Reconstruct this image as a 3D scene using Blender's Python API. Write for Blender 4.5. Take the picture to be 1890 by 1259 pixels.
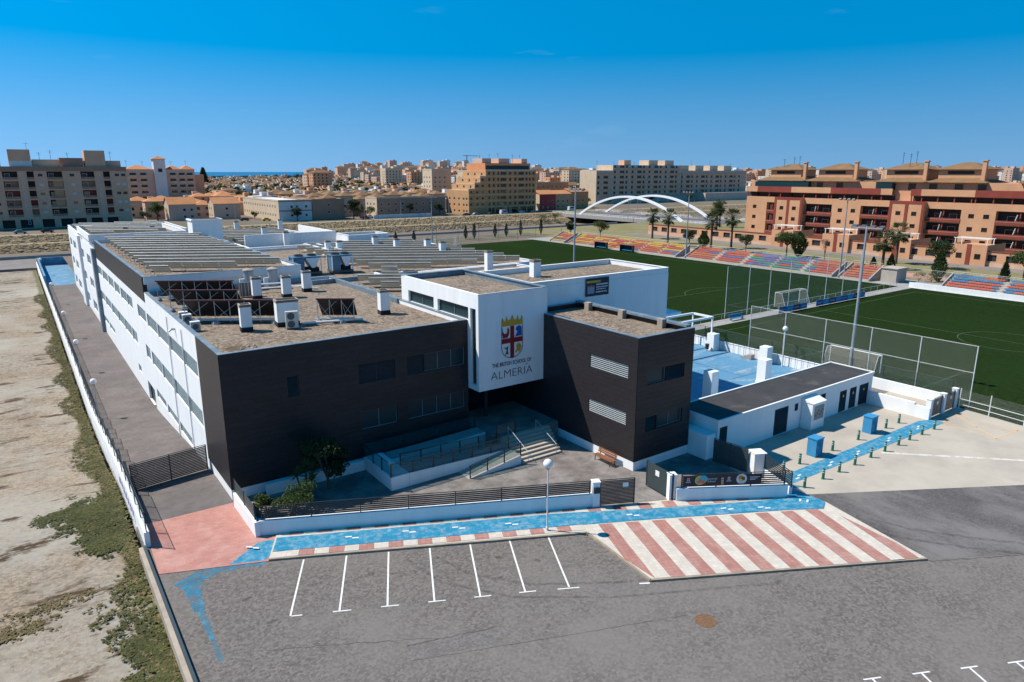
import bpy, math, random
from mathutils import Vector, Matrix
R = math.radians
random.seed(7)
scene = bpy.context.scene
for o in list(bpy.data.objects): bpy.data.objects.remove(o)
col = scene.collection

# ------------------------------------------------------------------ camera, sky, sun, exposure
cam = bpy.data.cameras.new('camera'); camo = bpy.data.objects.new('camera', cam); col.objects.link(camo)
camo.location = (-10.082, -48.180, 22.7)
camo.rotation_euler = (R(90 - 13.7716), 0, R(-35.6))
cam.sensor_width = 36; cam.lens = 24.286; cam.clip_start = 0.5; cam.clip_end = 90000
scene.camera = camo
SUN_EL, SUN_AZ = 52.0, 135.0          # azimuth of the sun counted from +X towards +Y
w = bpy.data.worlds.new('World'); scene.world = w; w.use_nodes = True
wn, wl = w.node_tree.nodes, w.node_tree.links
wn.clear()
wo = wn.new('ShaderNodeOutputWorld'); bg = wn.new('ShaderNodeBackground'); sky = wn.new('ShaderNodeTexSky')
sky.sky_type = 'NISHITA'; sky.sun_disc = False
sky.sun_elevation = R(SUN_EL); sky.sun_rotation = R(90 - SUN_AZ)
sky.altitude = 0; sky.air_density = 1.0; sky.dust_density = 0.15; sky.ozone_density = 4.0
hs = wn.new('ShaderNodeHueSaturation'); hs.inputs['Value'].default_value = 1.30; hs.inputs['Hue'].default_value = .491
# a clear, deep blue sky: the air is sampled a little above the true elevation and gains saturation with height
tcs = wn.new('ShaderNodeTexCoord'); sps = wn.new('ShaderNodeSeparateXYZ'); cbs = wn.new('ShaderNodeCombineXYZ')
mas = wn.new('ShaderNodeMath'); mas.operation = 'MULTIPLY_ADD'; mas.inputs[1].default_value = .22; mas.inputs[2].default_value = .225
nrs = wn.new('ShaderNodeVectorMath'); nrs.operation = 'NORMALIZE'; mrs = wn.new('ShaderNodeMapRange')
for i, q in ((1, -.05), (2, .225), (3, 1.10), (4, 1.63)): mrs.inputs[i].default_value = q
mrs.interpolation_type = 'SMOOTHSTEP'
wl.new(tcs.outputs['Generated'], sps.inputs[0]); wl.new(sps.outputs[0], cbs.inputs[0]); wl.new(sps.outputs[1], cbs.inputs[1])
wl.new(sps.outputs[2], mas.inputs[0]); wl.new(mas.outputs[0], cbs.inputs[2]); wl.new(cbs.outputs[0], nrs.inputs[0]); wl.new(nrs.outputs[0], sky.inputs[0])
wl.new(sps.outputs[2], mrs.inputs[0]); wl.new(mrs.outputs[0], hs.inputs['Saturation'])
gm = wn.new('ShaderNodeGamma'); gm.inputs['Gamma'].default_value = 1.0
wl.new(sky.outputs[0], hs.inputs['Color']); wl.new(hs.outputs[0], gm.inputs['Color'])
# thin cirrus wisps high over the horizon
tcw = wn.new('ShaderNodeTexCoord'); mpw = wn.new('ShaderNodeMapping'); mpw.inputs['Scale'].default_value = (3, 3, 16)
nzw = wn.new('ShaderNodeTexNoise'); nzw.inputs['Scale'].default_value = 1.6; nzw.inputs['Detail'].default_value = 6
crw = wn.new('ShaderNodeValToRGB'); crw.color_ramp.elements[0].position = 0.66; crw.color_ramp.elements[1].position = 1.0
crw.color_ramp.elements[0].color = (0, 0, 0, 1); crw.color_ramp.elements[1].color = (0.3, 0.3, 0.3, 1)
mxw = wn.new('ShaderNodeMix'); mxw.data_type = 'RGBA'; mxw.inputs[7].default_value = (6, 7.5, 9, 1)
wl.new(tcw.outputs['Generated'], mpw.inputs[0]); wl.new(mpw.outputs[0], nzw.inputs['Vector']); wl.new(nzw.outputs['Fac'], crw.inputs[0])
wl.new(crw.outputs[0], mxw.inputs[0]); wl.new(gm.outputs[0], mxw.inputs[6]); wl.new(mxw.outputs[2], bg.inputs[0])
bg.inputs[1].default_value = 0.08
wl.new(bg.outputs[0], wo.inputs[0])
sl = bpy.data.lights.new('sun', 'SUN'); sl.energy = 5.0; sl.angle = R(0.53); sl.color = (1.0, 0.935, 0.83)
so = bpy.data.objects.new('sun', sl); col.objects.link(so)
_d = Vector((math.cos(R(SUN_AZ)) * math.cos(R(SUN_EL)), math.sin(R(SUN_AZ)) * math.cos(R(SUN_EL)), math.sin(R(SUN_EL))))
so.rotation_euler = (-_d).to_track_quat('-Z', 'Y').to_euler(); so.location = (0, 0, 80)
vs = scene.view_settings; vs.view_transform = 'Standard'; vs.look = 'None'; vs.gamma = 1; vs.exposure = 0.36
vs.use_curve_mapping = False
scene.render.engine = 'CYCLES'; scene.cycles.max_bounces = 6; scene.cycles.transparent_max_bounces = 24

# ------------------------------------------------------------------ materials
def nod(nt, t, **k):
    n = nt.nodes.new(t)
    for a, b in k.items():
        if a in n.inputs: n.inputs[a].default_value = b
        else: setattr(n, a, b)
    return n
MATS = {}
def mat(name, c1, c2=None, rough=0.8, scale=1.0, c3=None, scale3=0.12, bump=0.0, bscale=40., metal=0.0, spec=0.4, lo=0.35, hi=0.65, amt3=0.5, rand=0.0, stretch=None, vor=None, lo3=0.45, hi3=0.62):
    """noise blend c1-c2, optional large patches of c3, per-object brightness jitter, fine relief"""
    m = bpy.data.materials.new(name); m.use_nodes = True; nt = m.node_tree; L = nt.links
    b = nt.nodes['Principled BSDF']; b.inputs['Roughness'].default_value = rough; b.inputs['Metallic'].default_value = metal
    b.inputs['Specular IOR Level'].default_value = spec
    g = nt.nodes.new('ShaderNodeNewGeometry'); vec = g.outputs['Position']
    if stretch:
        mp = nod(nt, 'ShaderNodeMapping'); mp.inputs['Scale'].default_value = stretch; L.new(vec, mp.inputs[0]); vec = mp.outputs[0]
    out = None
    c = lambda q: (q[0], q[1], q[2], 1)
    if c2 is None: c2 = tuple(x * 0.86 for x in c1)
    n = nod(nt, 'ShaderNodeTexNoise', Scale=scale, Detail=6.0, Roughness=0.62); L.new(vec, n.inputs['Vector'])
    r = nt.nodes.new('ShaderNodeValToRGB'); r.color_ramp.elements[0].position = lo; r.color_ramp.elements[1].position = hi
    r.color_ramp.elements[0].color = c(c1); r.color_ramp.elements[1].color = c(c2)
    L.new(n.outputs['Fac'], r.inputs[0]); out = r.outputs[0]
    if vor:
        v = nod(nt, 'ShaderNodeTexVoronoi', Scale=vor[0]); L.new(g.outputs['Position'], v.inputs['Vector'])
        hv = nt.nodes.new('ShaderNodeSeparateColor'); L.new(v.outputs['Color'], hv.inputs[0])
        mr = nod(nt, 'ShaderNodeMapRange'); mr.inputs[3].default_value = 1 - vor[1]; mr.inputs[4].default_value = 1 + vor[1]
        L.new(hv.outputs[0], mr.inputs[0])
        mv = nod(nt, 'ShaderNodeMix', data_type='RGBA', blend_type='MULTIPLY'); mv.inputs[0].default_value = 1
        L.new(out, mv.inputs[6]); L.new(mr.outputs[0], mv.inputs[7]); out = mv.outputs[2]
    if c3:
        n3 = nod(nt, 'ShaderNodeTexNoise', Scale=scale3, Detail=9.0, Roughness=0.7); L.new(vec, n3.inputs['Vector'])
        r3 = nt.nodes.new('ShaderNodeValToRGB'); r3.color_ramp.elements[0].position = lo3; r3.color_ramp.elements[1].position = hi3
        r3.color_ramp.elements[0].color = (0, 0, 0, 1); r3.color_ramp.elements[1].color = (amt3,) * 3 + (1,)
        L.new(n3.outputs['Fac'], r3.inputs[0])
        mx = nod(nt, 'ShaderNodeMix', data_type='RGBA'); mx.inputs[7].default_value = c(c3)
        L.new(r3.outputs[0], mx.inputs[0]); L.new(out, mx.inputs[6]); out = mx.outputs[2]
    if rand:
        oi = nt.nodes.new('ShaderNodeObjectInfo'); mr = nod(nt, 'ShaderNodeMapRange')
        mr.inputs[3].default_value = 1 - rand; mr.inputs[4].default_value = 1 + rand; L.new(oi.outputs['Random'], mr.inputs[0])
        mv = nod(nt, 'ShaderNodeMix', data_type='RGBA', blend_type='MULTIPLY'); mv.inputs[0].default_value = 1
        L.new(out, mv.inputs[6]); L.new(mr.outputs[0], mv.inputs[7]); out = mv.outputs[2]
    L.new(out, b.inputs['Base Color'])
    if bump:
        nb = nod(nt, 'ShaderNodeTexNoise', Scale=bscale, Detail=4.0); L.new(vec, nb.inputs['Vector'])
        bp = nod(nt, 'ShaderNodeBump', Strength=bump, Distance=0.05); L.new(nb.outputs['Fac'], bp.inputs['Height']); L.new(bp.outputs[0], b.inputs['Normal'])
    MATS[name] = m
    return m
def glassy(name, c, rough=0.08, alpha=None):
    m = bpy.data.materials.new(name); m.use_nodes = True; nt = m.node_tree; b = nt.nodes['Principled BSDF']
    b.inputs['Base Color'].default_value = (*c, 1); b.inputs['Roughness'].default_value = rough; b.inputs['Specular IOR Level'].default_value = 0.6 if rough < .2 else .25
    if alpha is not None:
        t = nt.nodes.new('ShaderNodeBsdfTransparent'); t.inputs[0].default_value = (0.86, 0.94, 0.93, 1); x = nt.nodes.new('ShaderNodeMixShader'); x.inputs[0].default_value = alpha
        nt.links.new(t.outputs[0], x.inputs[1]); nt.links.new(b.outputs[0], x.inputs[2]); nt.links.new(x.outputs[0], nt.nodes['Material Output'].inputs[0])
    MATS[name] = m; return m
def netmat(name, c, cell, wire):
    """woven net: real holes where the mesh is open (a diagonal lattice cut out with transparency)"""
    m = bpy.data.materials.new(name); m.use_nodes = True; nt = m.node_tree; L = nt.links; b = nt.nodes['Principled BSDF']
    b.inputs['Base Color'].default_value = (*c, 1); b.inputs['Roughness'].default_value = 0.7
    g = nt.nodes.new('ShaderNodeNewGeometry'); s = nt.nodes.new('ShaderNodeSeparateXYZ'); L.new(g.outputs['Position'], s.inputs[0])
    def M(op, a, bb=None):
        n = nt.nodes.new('ShaderNodeMath'); n.operation = op
        for i, q in enumerate((a, bb)):
            if q is None: continue
            if isinstance(q, (int, float)): n.inputs[i].default_value = q
            else: L.new(q, n.inputs[i])
        return n.outputs[0]
    h = M('ADD', s.outputs[0], s.outputs[1]); fac = None
    for sg in (1, -1):
        t = M('FRACT', M('DIVIDE', M('ADD', h, M('MULTIPLY', s.outputs[2], sg)), cell))
        k = M('LESS_THAN', t, wire); fac = k if fac is None else M('MAXIMUM', fac, k)
    t = nt.nodes.new('ShaderNodeBsdfTransparent'); x = nt.nodes.new('ShaderNodeMixShader')
    L.new(fac, x.inputs[0]); L.new(t.outputs[0], x.inputs[1]); L.new(b.outputs[0], x.inputs[2]); L.new(x.outputs[0], nt.nodes['Material Output'].inputs[0])
    MATS[name] = m; return m
def brickmat(name, c1, c2, mortar, bw, bh, rot=0.0, rough=0.85, c3=None, amt3=0.5, scale3=0.5, msize=0.02, off=0.5, bump=0.15):
    """small paving units too fine to be pieces of their own"""
    m = mat(name, c1, c2, rough=rough, scale=1.2, c3=c3, amt3=amt3, scale3=scale3); nt = m.node_tree; L = nt.links; b = nt.nodes['Principled BSDF']
    src = b.inputs['Base Color'].links[0].from_socket
    g = nt.nodes.new('ShaderNodeNewGeometry'); mp = nod(nt, 'ShaderNodeMapping'); mp.inputs['Rotation'].default_value = (0, 0, rot); L.new(g.outputs['Position'], mp.inputs[0])
    br = nod(nt, 'ShaderNodeTexBrick', Scale=1.0); br.inputs['Brick Width'].default_value = bw; br.inputs['Row Height'].default_value = bh; br.inputs['Mortar Size'].default_value = msize; br.offset = off
    br.inputs['Color1'].default_value = (1, 1, 1, 1); br.inputs['Color2'].default_value = (.86, .86, .86, 1); br.inputs['Mortar'].default_value = (*mortar, 1)
    L.new(mp.outputs[0], br.inputs['Vector'])
    mv = nod(nt, 'ShaderNodeMix', data_type='RGBA', blend_type='MULTIPLY'); mv.inputs[0].default_value = 1
    L.new(src, mv.inputs[6]); L.new(br.outputs[0], mv.inputs[7]); L.new(mv.outputs[2], b.inputs['Base Color'])
    bp = nod(nt, 'ShaderNodeBump', Strength=bump, Distance=0.01); L.new(br.outputs['Fac'], bp.inputs['Height']); bp.invert = True; L.new(bp.outputs[0], b.inputs['Normal'])
    return m

# ------------------------------------------------------------------ mesh builder
class MB:
    def __init__(s, mx=None): s.v = []; s.f = []; s.m = []; s.mx = mx or Matrix()
    def add(s, vs, fs, mi=0):
        k = len(s.v); s.v += [tuple(s.mx @ Vector(q)) for q in vs]
        s.f += [tuple(i + k for i in q) for q in fs]; s.m += [mi] * len(fs); return s
    def box(s, x0, x1, y0, y1, z0, z1, mi=0, top=None):
        s.add([(x0, y0, z0), (x1, y0, z0), (x1, y1, z0), (x0, y1, z0), (x0, y0, z1), (x1, y0, z1), (x1, y1, z1), (x0, y1, z1)],
              [(3, 2, 1, 0), (0, 1, 5, 4), (1, 2, 6, 5), (2, 3, 7, 6), (3, 0, 4, 7)], mi)
        s.add([(x0, y0, z1), (x1, y0, z1), (x1, y1, z1), (x0, y1, z1)], [(0, 1, 2, 3)], mi if top is None else top); return s
    def prism(s, poly, z0, z1, mi=0, top=None):
        n = len(poly); z0f = z0 if callable(z0) else (lambda x, y: z0); z1f = z1 if callable(z1) else (lambda x, y: z1)
        s.add([(x, y, z0f(x, y)) for x, y in poly] + [(x, y, z1f(x, y)) for x, y in poly],
              [tuple(range(n - 1, -1, -1))] + [(i, (i + 1) % n, n + (i + 1) % n, n + i) for i in range(n)], mi)
        s.add([(x, y, z1f(x, y)) for x, y in poly], [tuple(range(n))], mi if top is None else top); return s
    def quad(s, a, b, c, d, mi=0): return s.add([a, b, c, d], [(0, 1, 2, 3)], mi)
    def tube(s, p, q, r, n=6, mi=0, r2=None, caps=True):
        p, q = Vector(p), Vector(q); d = q - p
        if d.length < 1e-6: return s
        t = d.normalized(); u = t.orthogonal().normalized(); v = t.cross(u); r2 = r if r2 is None else r2
        vs = []
        for c, rr in ((p, r), (q, r2)):
            vs += [c + (u * math.cos(6.28319 * i / n) + v * math.sin(6.28319 * i / n)) * rr for i in range(n)]
        fs = [(i, (i + 1) % n, n + (i + 1) % n, n + i) for i in range(n)]
        if caps: fs += [tuple(range(n - 1, -1, -1)), tuple(range(n, 2 * n))]
        return s.add(vs, fs, mi)
    def bar(s, p, q, w, h, mi=0):
        """rectangular bar from p to q, w wide (horizontally), h high"""
        p, q = Vector(p), Vector(q); t = (q - p).normalized(); side = t.cross(Vector((0, 0, 1)))
        side = Vector((1, 0, 0)) if side.length < 1e-4 else side.normalized(); up = side.cross(t).normalized()
        vs = []
        for c in (p, q):
            for a, b in ((-1, -1), (1, -1), (1, 1), (-1, 1)): vs.append(c + side * a * w / 2 + up * b * h / 2)
        return s.add(vs, [(3, 2, 1, 0), (4, 5, 6, 7), (0, 1, 5, 4), (1, 2, 6, 5), (2, 3, 7, 6), (3, 0, 4, 7)], mi)
    def lathe(s, prof, n=12, c=(0, 0, 0), mi=0):
        vs = []; fs = []
        for r, z in prof: vs += [(c[0] + r * math.cos(6.28319 * i / n), c[1] + r * math.sin(6.28319 * i / n), c[2] + z) for i in range(n)]
        for k in range(len(prof) - 1):
            fs += [(k * n + i, k * n + (i + 1) % n, (k + 1) * n + (i + 1) % n, (k + 1) * n + i) for i in range(n)]
        fs += [tuple(range(n - 1, -1, -1)), tuple(range((len(prof) - 1) * n, len(prof) * n))]
        return s.add(vs, fs, mi)
    def ball(s, c, r, n=14, k=8, mi=0):
        return s.lathe([(max(1e-3, r * math.sin(math.pi * i / k)), -r * math.cos(math.pi * i / k)) for i in range(k + 1)], n, c, mi)
    def mesh(s, name, mats, smooth=False):
        me = bpy.data.meshes.new(name); me.from_pydata(s.v, [], s.f)
        for q in (mats if isinstance(mats, (list, tuple)) else [mats]): me.materials.append(MATS[q] if isinstance(q, str) else q)
        if any(s.m): me.polygons.foreach_set('material_index', s.m)
        if smooth: me.polygons.foreach_set('use_smooth', [True] * len(s.f))
        me.update(); return me
    def obj(s, name, mats, parent=None, label=None, cat=None, group=None, kind=None, smooth=False, loc=None, rz=0):
        return put(name, s.mesh(name, mats, smooth), parent, label, cat, group, kind, loc, rz)
def put(name, data, parent=None, label=None, cat=None, group=None, kind=None, loc=None, rz=0, scale=None):
    o = bpy.data.objects.new(name, data); col.objects.link(o)
    if parent is not None: o.parent = parent
    if loc is not None: o.location = loc
    if rz: o.rotation_euler = (0, 0, rz)
    if scale is not None: o.scale = scale
    if label: o['label'] = label
    if cat: o['category'] = cat
    if group: o['group'] = group
    if kind: o['kind'] = kind
    return o
def thing(name, label, cat, loc=(0, 0, 0), rz=0, group=None): return put(name, None, None, label, cat, group, None, loc, rz)
def dup(root, loc=None, rz=None, label=None, group=None, parent=None):
    r = root.copy(); col.objects.link(r)
    if parent is not None: r.parent = parent
    if loc is not None: r.location = loc
    if rz is not None: r.rotation_euler = (0, 0, rz)
    if label: r['label'] = label
    if group: r['group'] = group
    for ch in root.children: dup(ch, parent=r)
    return r
_shared = {}
def shared(key, fn):
    if key not in _shared: _shared[key] = fn()
    return _shared[key]
def wall(mb, p, d, L, z0, z1, holes=(), depth=0.25, mi=0, rev=None):
    """upright wall face from p along unit d, outside on the right of d; holes (u0,u1,z0,z1) get reveals"""
    rev = mi if rev is None else rev
    d = Vector((d[0], d[1], 0)).normalized(); n = Vector((d.y, -d.x, 0)); p = Vector((p[0], p[1], 0))
    us = sorted({0, L, *[h[0] for h in holes], *[h[1] for h in holes]}); zs = sorted({z0, z1, *[h[2] for h in holes], *[h[3] for h in holes]})
    P = lambda u, z, k=0: tuple(p + d * u - n * k + Vector((0, 0, z)))
    for i in range(len(us) - 1):
        for j in range(len(zs) - 1):
            um, zm = (us[i] + us[i + 1]) / 2, (zs[j] + zs[j + 1]) / 2
            if any(h[0] < um < h[1] and h[2] < zm < h[3] for h in holes): continue
            mb.quad(P(us[i], zs[j]), P(us[i + 1], zs[j]), P(us[i + 1], zs[j + 1]), P(us[i], zs[j + 1]), mi)
    for h in holes:
        a, b, c, e = h[:4]
        mb.quad(P(a, c), P(b, c), P(b, c, depth), P(a, c, depth), rev); mb.quad(P(a, e, depth), P(b, e, depth), P(b, e), P(a, e), rev)
        mb.quad(P(a, c), P(a, c, depth), P(a, e, depth), P(a, e), rev); mb.quad(P(b, c, depth), P(b, c), P(b, e), P(b, e, depth), rev)
    return mb
def wframe(p, d):
    """local frame of a wall: x along it, -y outwards"""
    a = math.atan2(d[1], d[0]); return Matrix.Translation((p[0], p[1], 0)) @ Matrix.Rotation(a, 4, 'Z')
# ------------------------------------------------------------------ palette
mat('white_wall', (.82, .82, .81), (.76, .76, .75), rough=.75, scale=1.1, c3=(.60, .575, .54), scale3=.7, amt3=.35, spec=.2, stretch=(1, 1, .16), lo3=.5, hi3=.75)
mat('white_paint', (.80, .80, .80), (.76, .76, .75), rough=.55)
mat('tile_dark', (.029, .0250, .0268), (.022, .0190, .0205), rough=.42, scale=2.2, rand=.14, spec=.3, bump=.05, bscale=9, stretch=(1, 1, 4))
mat('tile_grout', (.018, .017, .018), rough=.9)
mat('coping', (.20, .26, .30), (.13, .18, .22), rough=.45, scale=1.4, c3=(.36, .40, .42), amt3=.4, scale3=.8, metal=.2)
mat('gravel', (.262, .205, .155), (.14, .109, .083), rough=.95, scale=2.2, vor=(7, .5), c3=(.27, .215, .165), scale3=.25, amt3=.55, bump=.7, bscale=14, spec=.1)
mat('asphalt', (.154, .136, .124), (.136, .120, .109), rough=.9, scale=6, vor=(8, .30), c3=(.186, .167, .152), scale3=.10, amt3=.7, bump=.25, bscale=60, spec=.2)
mat('asphalt_old', (.125, .115, .11), (.09, .083, .081), rough=.92, scale=.22, c3=(.20, .185, .175), scale3=.16, amt3=.7, vor=(9, .2), bump=.2, bscale=50, stretch=(1.6, .7, 1), spec=.2)
mat('crack', (.072, .065, .062), (.10, .09, .085), rough=.95, scale=2)
mat('asphalt_patch', (.165, .15, .142), (.14, .128, .12), rough=.92, scale=.8, vor=(9, .22), c3=(.115, .104, .1), scale3=.9, amt3=.6, spec=.2)
mat('lane_paving', (.165, .142, .132), (.125, .108, .102), rough=.9, scale=.5, c3=(.105, .093, .09), scale3=.14, amt3=.6, vor=(6, .15), spec=.2)
mat('forecourt', (.19, .165, .148), (.12, .107, .10), rough=.9, scale=.7, c3=(.28, .26, .245), scale3=.45, amt3=.7, spec=.2)
mat('concrete', (.445, .395, .325), (.40, .352, .29), rough=.9, scale=.25, c3=(.30, .265, .23), scale3=.2, amt3=.5, spec=.2)
mat('concrete_grey', (.33, .31, .29), (.26, .245, .23), rough=.9, scale=1.2)
mat('soil', (.275, .215, .155), (.215, .17, .125), rough=.97, scale=.3, c3=(.345, .315, .265), scale3=.05, amt3=.9, vor=(6, .32), bump=.5, bscale=24, spec=.1)
def soil_extra():
    nt = MATS['soil'].node_tree; L = nt.links; b = nt.nodes['Principled BSDF']; src = b.inputs['Base Color'].links[0].from_socket; g = nt.nodes.new('ShaderNodeNewGeometry'); sx = nt.nodes.new('ShaderNodeSeparateXYZ'); L.new(g.outputs['Position'], sx.inputs[0])
    def ramp(scale, lo, hi, st=(1, 1, 1), det=8.0):
        mp = nod(nt, 'ShaderNodeMapping'); mp.inputs['Scale'].default_value = st; L.new(g.outputs['Position'], mp.inputs[0]); n = nod(nt, 'ShaderNodeTexNoise', Scale=scale, Detail=det, Roughness=.68); L.new(mp.outputs[0], n.inputs['Vector'])
        r = nod(nt, 'ShaderNodeMapRange'); r.inputs[1].default_value = lo; r.inputs[2].default_value = hi; L.new(n.outputs['Fac'], r.inputs[0]); return r.outputs[0]
    def math_(op, a, bb):
        n = nt.nodes.new('ShaderNodeMath'); n.operation = op
        for i, q in enumerate((a, bb)):
            if isinstance(q, (int, float)): n.inputs[i].default_value = q
            else: L.new(q, n.inputs[i])
        n.use_clamp = op != 'ADD'; return n.outputs[0]
    def mix(f, c):
        nonlocal src
        m = nod(nt, 'ShaderNodeMix', data_type='RGBA'); m.inputs[7].default_value = (*c, 1); L.new(f, m.inputs[0]); L.new(src, m.inputs[6]); src = m.outputs[2]
    mix(math_('MULTIPLY', ramp(.08, .45, .6), ramp(1.6, .42, .62)), (.32, .30, .255))          # compacted grey gravel
    mix(math_('MULTIPLY', ramp(.55, .54, .60, (.45, 1.3, 1)), ramp(.07, .46, .52, (1, 1.5, 1))), (.075, .05, .03))   # brown moss crust
    z = nod(nt, 'ShaderNodeMapRange'); z.inputs[1].default_value = -8.7; z.inputs[2].default_value = -6.7; z.inputs[3].default_value = -.42; z.inputs[4].default_value = .42; L.new(sx.outputs[0], z.inputs[0])
    n = nod(nt, 'ShaderNodeTexNoise', Scale=.42, Detail=9.0, Roughness=.7); L.new(g.outputs['Position'], n.inputs['Vector']); k = math_('ADD', z.outputs[0], n.outputs['Fac']); r = nod(nt, 'ShaderNodeMapRange'); r.inputs[1].default_value = .54; r.inputs[2].default_value = .72; L.new(k, r.inputs[0])
    mix(math_('MULTIPLY', r.outputs[0], ramp(3.0, .30, .55)), (.095, .098, .032)); mix(math_('MULTIPLY', r.outputs[0], ramp(1.1, .56, .70)), (.20, .15, .075))   # low weeds by the wall
    L.new(src, b.inputs['Base Color'])
soil_extra()
mat('soil_stain', (.085, .058, .035), (.15, .11, .07), rough=.97, scale=1.5, spec=.1)
mat('riverbed', (.215, .165, .135), (.17, .132, .11), rough=.97, scale=.06, c3=(.13, .11, .075), scale3=.05, amt3=.8, spec=.1, stretch=(.4, 1.6, 1))
mat('town_ground', (.19, .15, .118), (.13, .108, .085), rough=.95, scale=.03, c3=(.12, .14, .08), scale3=.02, amt3=.5, spec=.1)
mat('road_pale', (.235, .205, .185), (.18, .16, .148), rough=.92, scale=.3, spec=.15)
mat('grass_dry', (.165, .165, .062), (.23, .195, .10), rough=.95, scale=.12, c3=(.24, .18, .12), scale3=.1, amt3=.6, spec=.1)
mat('turf', (.0145, .0290, .0085), (.0115, .0238, .007), rough=1, scale=.07, c3=(.017, .035, .0105), scale3=.035, amt3=.7, vor=(3, .22), spec=.0, stretch=(1, .35, 1))
mat('line_white', (.74, .73, .70), (.60, .59, .57), rough=.8, scale=3)
mat('line_worn', (.58, .55, .50), (.44, .395, .33), rough=.85, scale=1.8, lo=.45, hi=.6)
mat('line_faint', (.085, .11, .065), (.03, .05, .022), rough=.85, scale=2)
mat('line_yellow', (.66, .42, .12), (.55, .38, .16), rough=.8, scale=2)
brickmat('blue_paint', (.005, .19, .325), (.012, .23, .375), (.80, .84, .88), .30, .30, rot=R(25.73), off=0, c3=(.28, .40, .46), amt3=.55, scale3=2.2, msize=.03)
mat('blue_court', (.085, .225, .36), (.10, .25, .38), rough=.6, scale=.6, c3=(.34, .36, .37), scale3=.45, amt3=.85, lo3=.53, hi3=.63, stretch=(.8, 1.6, 1))
brickmat('pink_paving', (.45, .215, .175), (.40, .185, .15), (.92, .82, .78), .40, .20, rot=R(20), c3=(.54, .33, .28), amt3=.5)
brickmat('pink_block', (.40, .19, .155), (.345, .165, .135), (.8, .75, .72), .30, .30, rot=R(25.73), off=0, c3=(.48, .30, .26), amt3=.5, scale3=.8)
brickmat('cream_block', (.60, .55, .47), (.55, .50, .43), (.86, .84, .82), .30, .30, rot=R(25.73), off=0, c3=(.50, .43, .36), amt3=.4, scale3=.8)
brickmat('cobble_lane', (.15, .132, .125), (.115, .10, .096), (.7, .68, .66), .24, .16, rot=R(8), c3=(.18, .16, .15), amt3=.6)
mat('kerb_stone', (.33, .27, .20), (.24, .195, .15), rough=.9, scale=2)
mat('fence_dark', (.022, .026, .030), (.030, .034, .038), rough=.5, scale=3, spec=.4)
mat('gate_green', (.045, .062, .066), (.036, .050, .054), rough=.5)
mat('steel', (.42, .44, .45), (.34, .36, .37), rough=.45, metal=.35)
mat('steel_dark', (.10, .105, .11), rough=.5, metal=.3)
mat('post_white', (.72, .72, .71), (.62, .62, .61), rough=.6)
mat('rust', (.20, .105, .05), (.13, .07, .04), rough=.9, scale=6)
mat('rock', (.32, .235, .13), (.12, .092, .055), rough=.95, scale=.6, rand=.2)
mat('water_sea', (.006, .11, .22), (.006, .095, .20), rough=.35, scale=.002)
mat('globe', (.82, .81, .79), (.78, .77, .75), rough=.3)
glassy('glass_dark', (.010, .016, .020), .06)
glassy('glass_teal', (.010, .036, .044), .3)
glassy('glass_clear', (.05, .12, .125), .05, alpha=.22)
netmat('net_grey', (.42, .42, .40), .16, .045)
netmat('net_fine', (.55, .50, .44), .14, .10)
netmat('net_green', (.05, .085, .07), .10, .14)

def hl(b):                      # level of the lane and of the waste ground along the school's side
    t = min(1, max(0, (b - 5) / 30)); return -2.45 * (t * t * (3 - 2 * t) * .5 + t * .5)
W0 = Vector((-.05, -6.13)); E = Vector((.90085, -.43412)); N = Vector((-.43412, -.90085))
def un(u, n): q = W0 + E * u + N * n; return (q.x, q.y)

# ------------------------------------------------------------------ ground, sea, river
def sheet(name, poly, z, m, cat=None, kind='structure'):
    return MB().add([(x, y, z) for x, y in poly], [tuple(range(len(poly)))]).obj(name, m, kind=kind)
def circle(r, n=64, c=(-10, -48)): return [(c[0] + r * math.cos(6.28319 * i / n), c[1] + r * math.sin(6.28319 * i / n)) for i in range(n)]
sheet('sea', circle(70000), -5.2, 'water_sea')
sheet('ground', circle(3600), -4.6, 'riverbed')
far = [(-3300, 256)] + [q for q in circle(3600, 128) if q[1] > 262][::1] + []
far = sorted([q for q in circle(3600, 160) if q[1] > 262], key=lambda q: math.atan2(q[1] + 48, q[0] + 10))
sheet('town_ground', [(-3580, 256.5), (3570, 256.5)] + far, 0, 'town_ground')
# waste ground left of the wall, falling away to the back
def strip(name, a0, a1, bs, zf, m, kind='structure', na=1, jit=0):
    mb = MB(); nb = len(bs)
    rnd = random.Random(3)
    vs = [(a0 + (a1 - a0) * i / na, b, zf(b) + (rnd.uniform(-jit, jit) if 0 < i < na else 0)) for b in bs for i in range(na + 1)]
    mb.add(vs, [(j * (na + 1) + i, j * (na + 1) + i + 1, (j + 1) * (na + 1) + i + 1, (j + 1) * (na + 1) + i) for j in range(nb - 1) for i in range(na)])
    return mb.obj(name, m, kind=kind, smooth=True)
bs = [-90, -60, -40] + [-30 + 3 * i for i in range(70)]
strip('waste_ground', -260, -6.45, bs, lambda b: hl(b) - .55, 'soil', na=90, jit=.07)
strip('school_lane', -5.75, 0.2, [-.3] + [2 + 2.5 * i for i in range(55)] + [139], hl, 'lane_paving')
MB().add([(-5.75, 139, hl(139)), (3, 139, hl(139)), (3, 181, hl(139)), (-5.75, 181, hl(139))], [(0, 1, 2, 3)]).obj('painted_yard', 'blue_court', kind='structure')
strip('lane_setts', -5.7, .15, [-.25, 1.5, 4, 6.6], lambda b: hl(b) + .006, 'cobble_lane')
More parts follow.
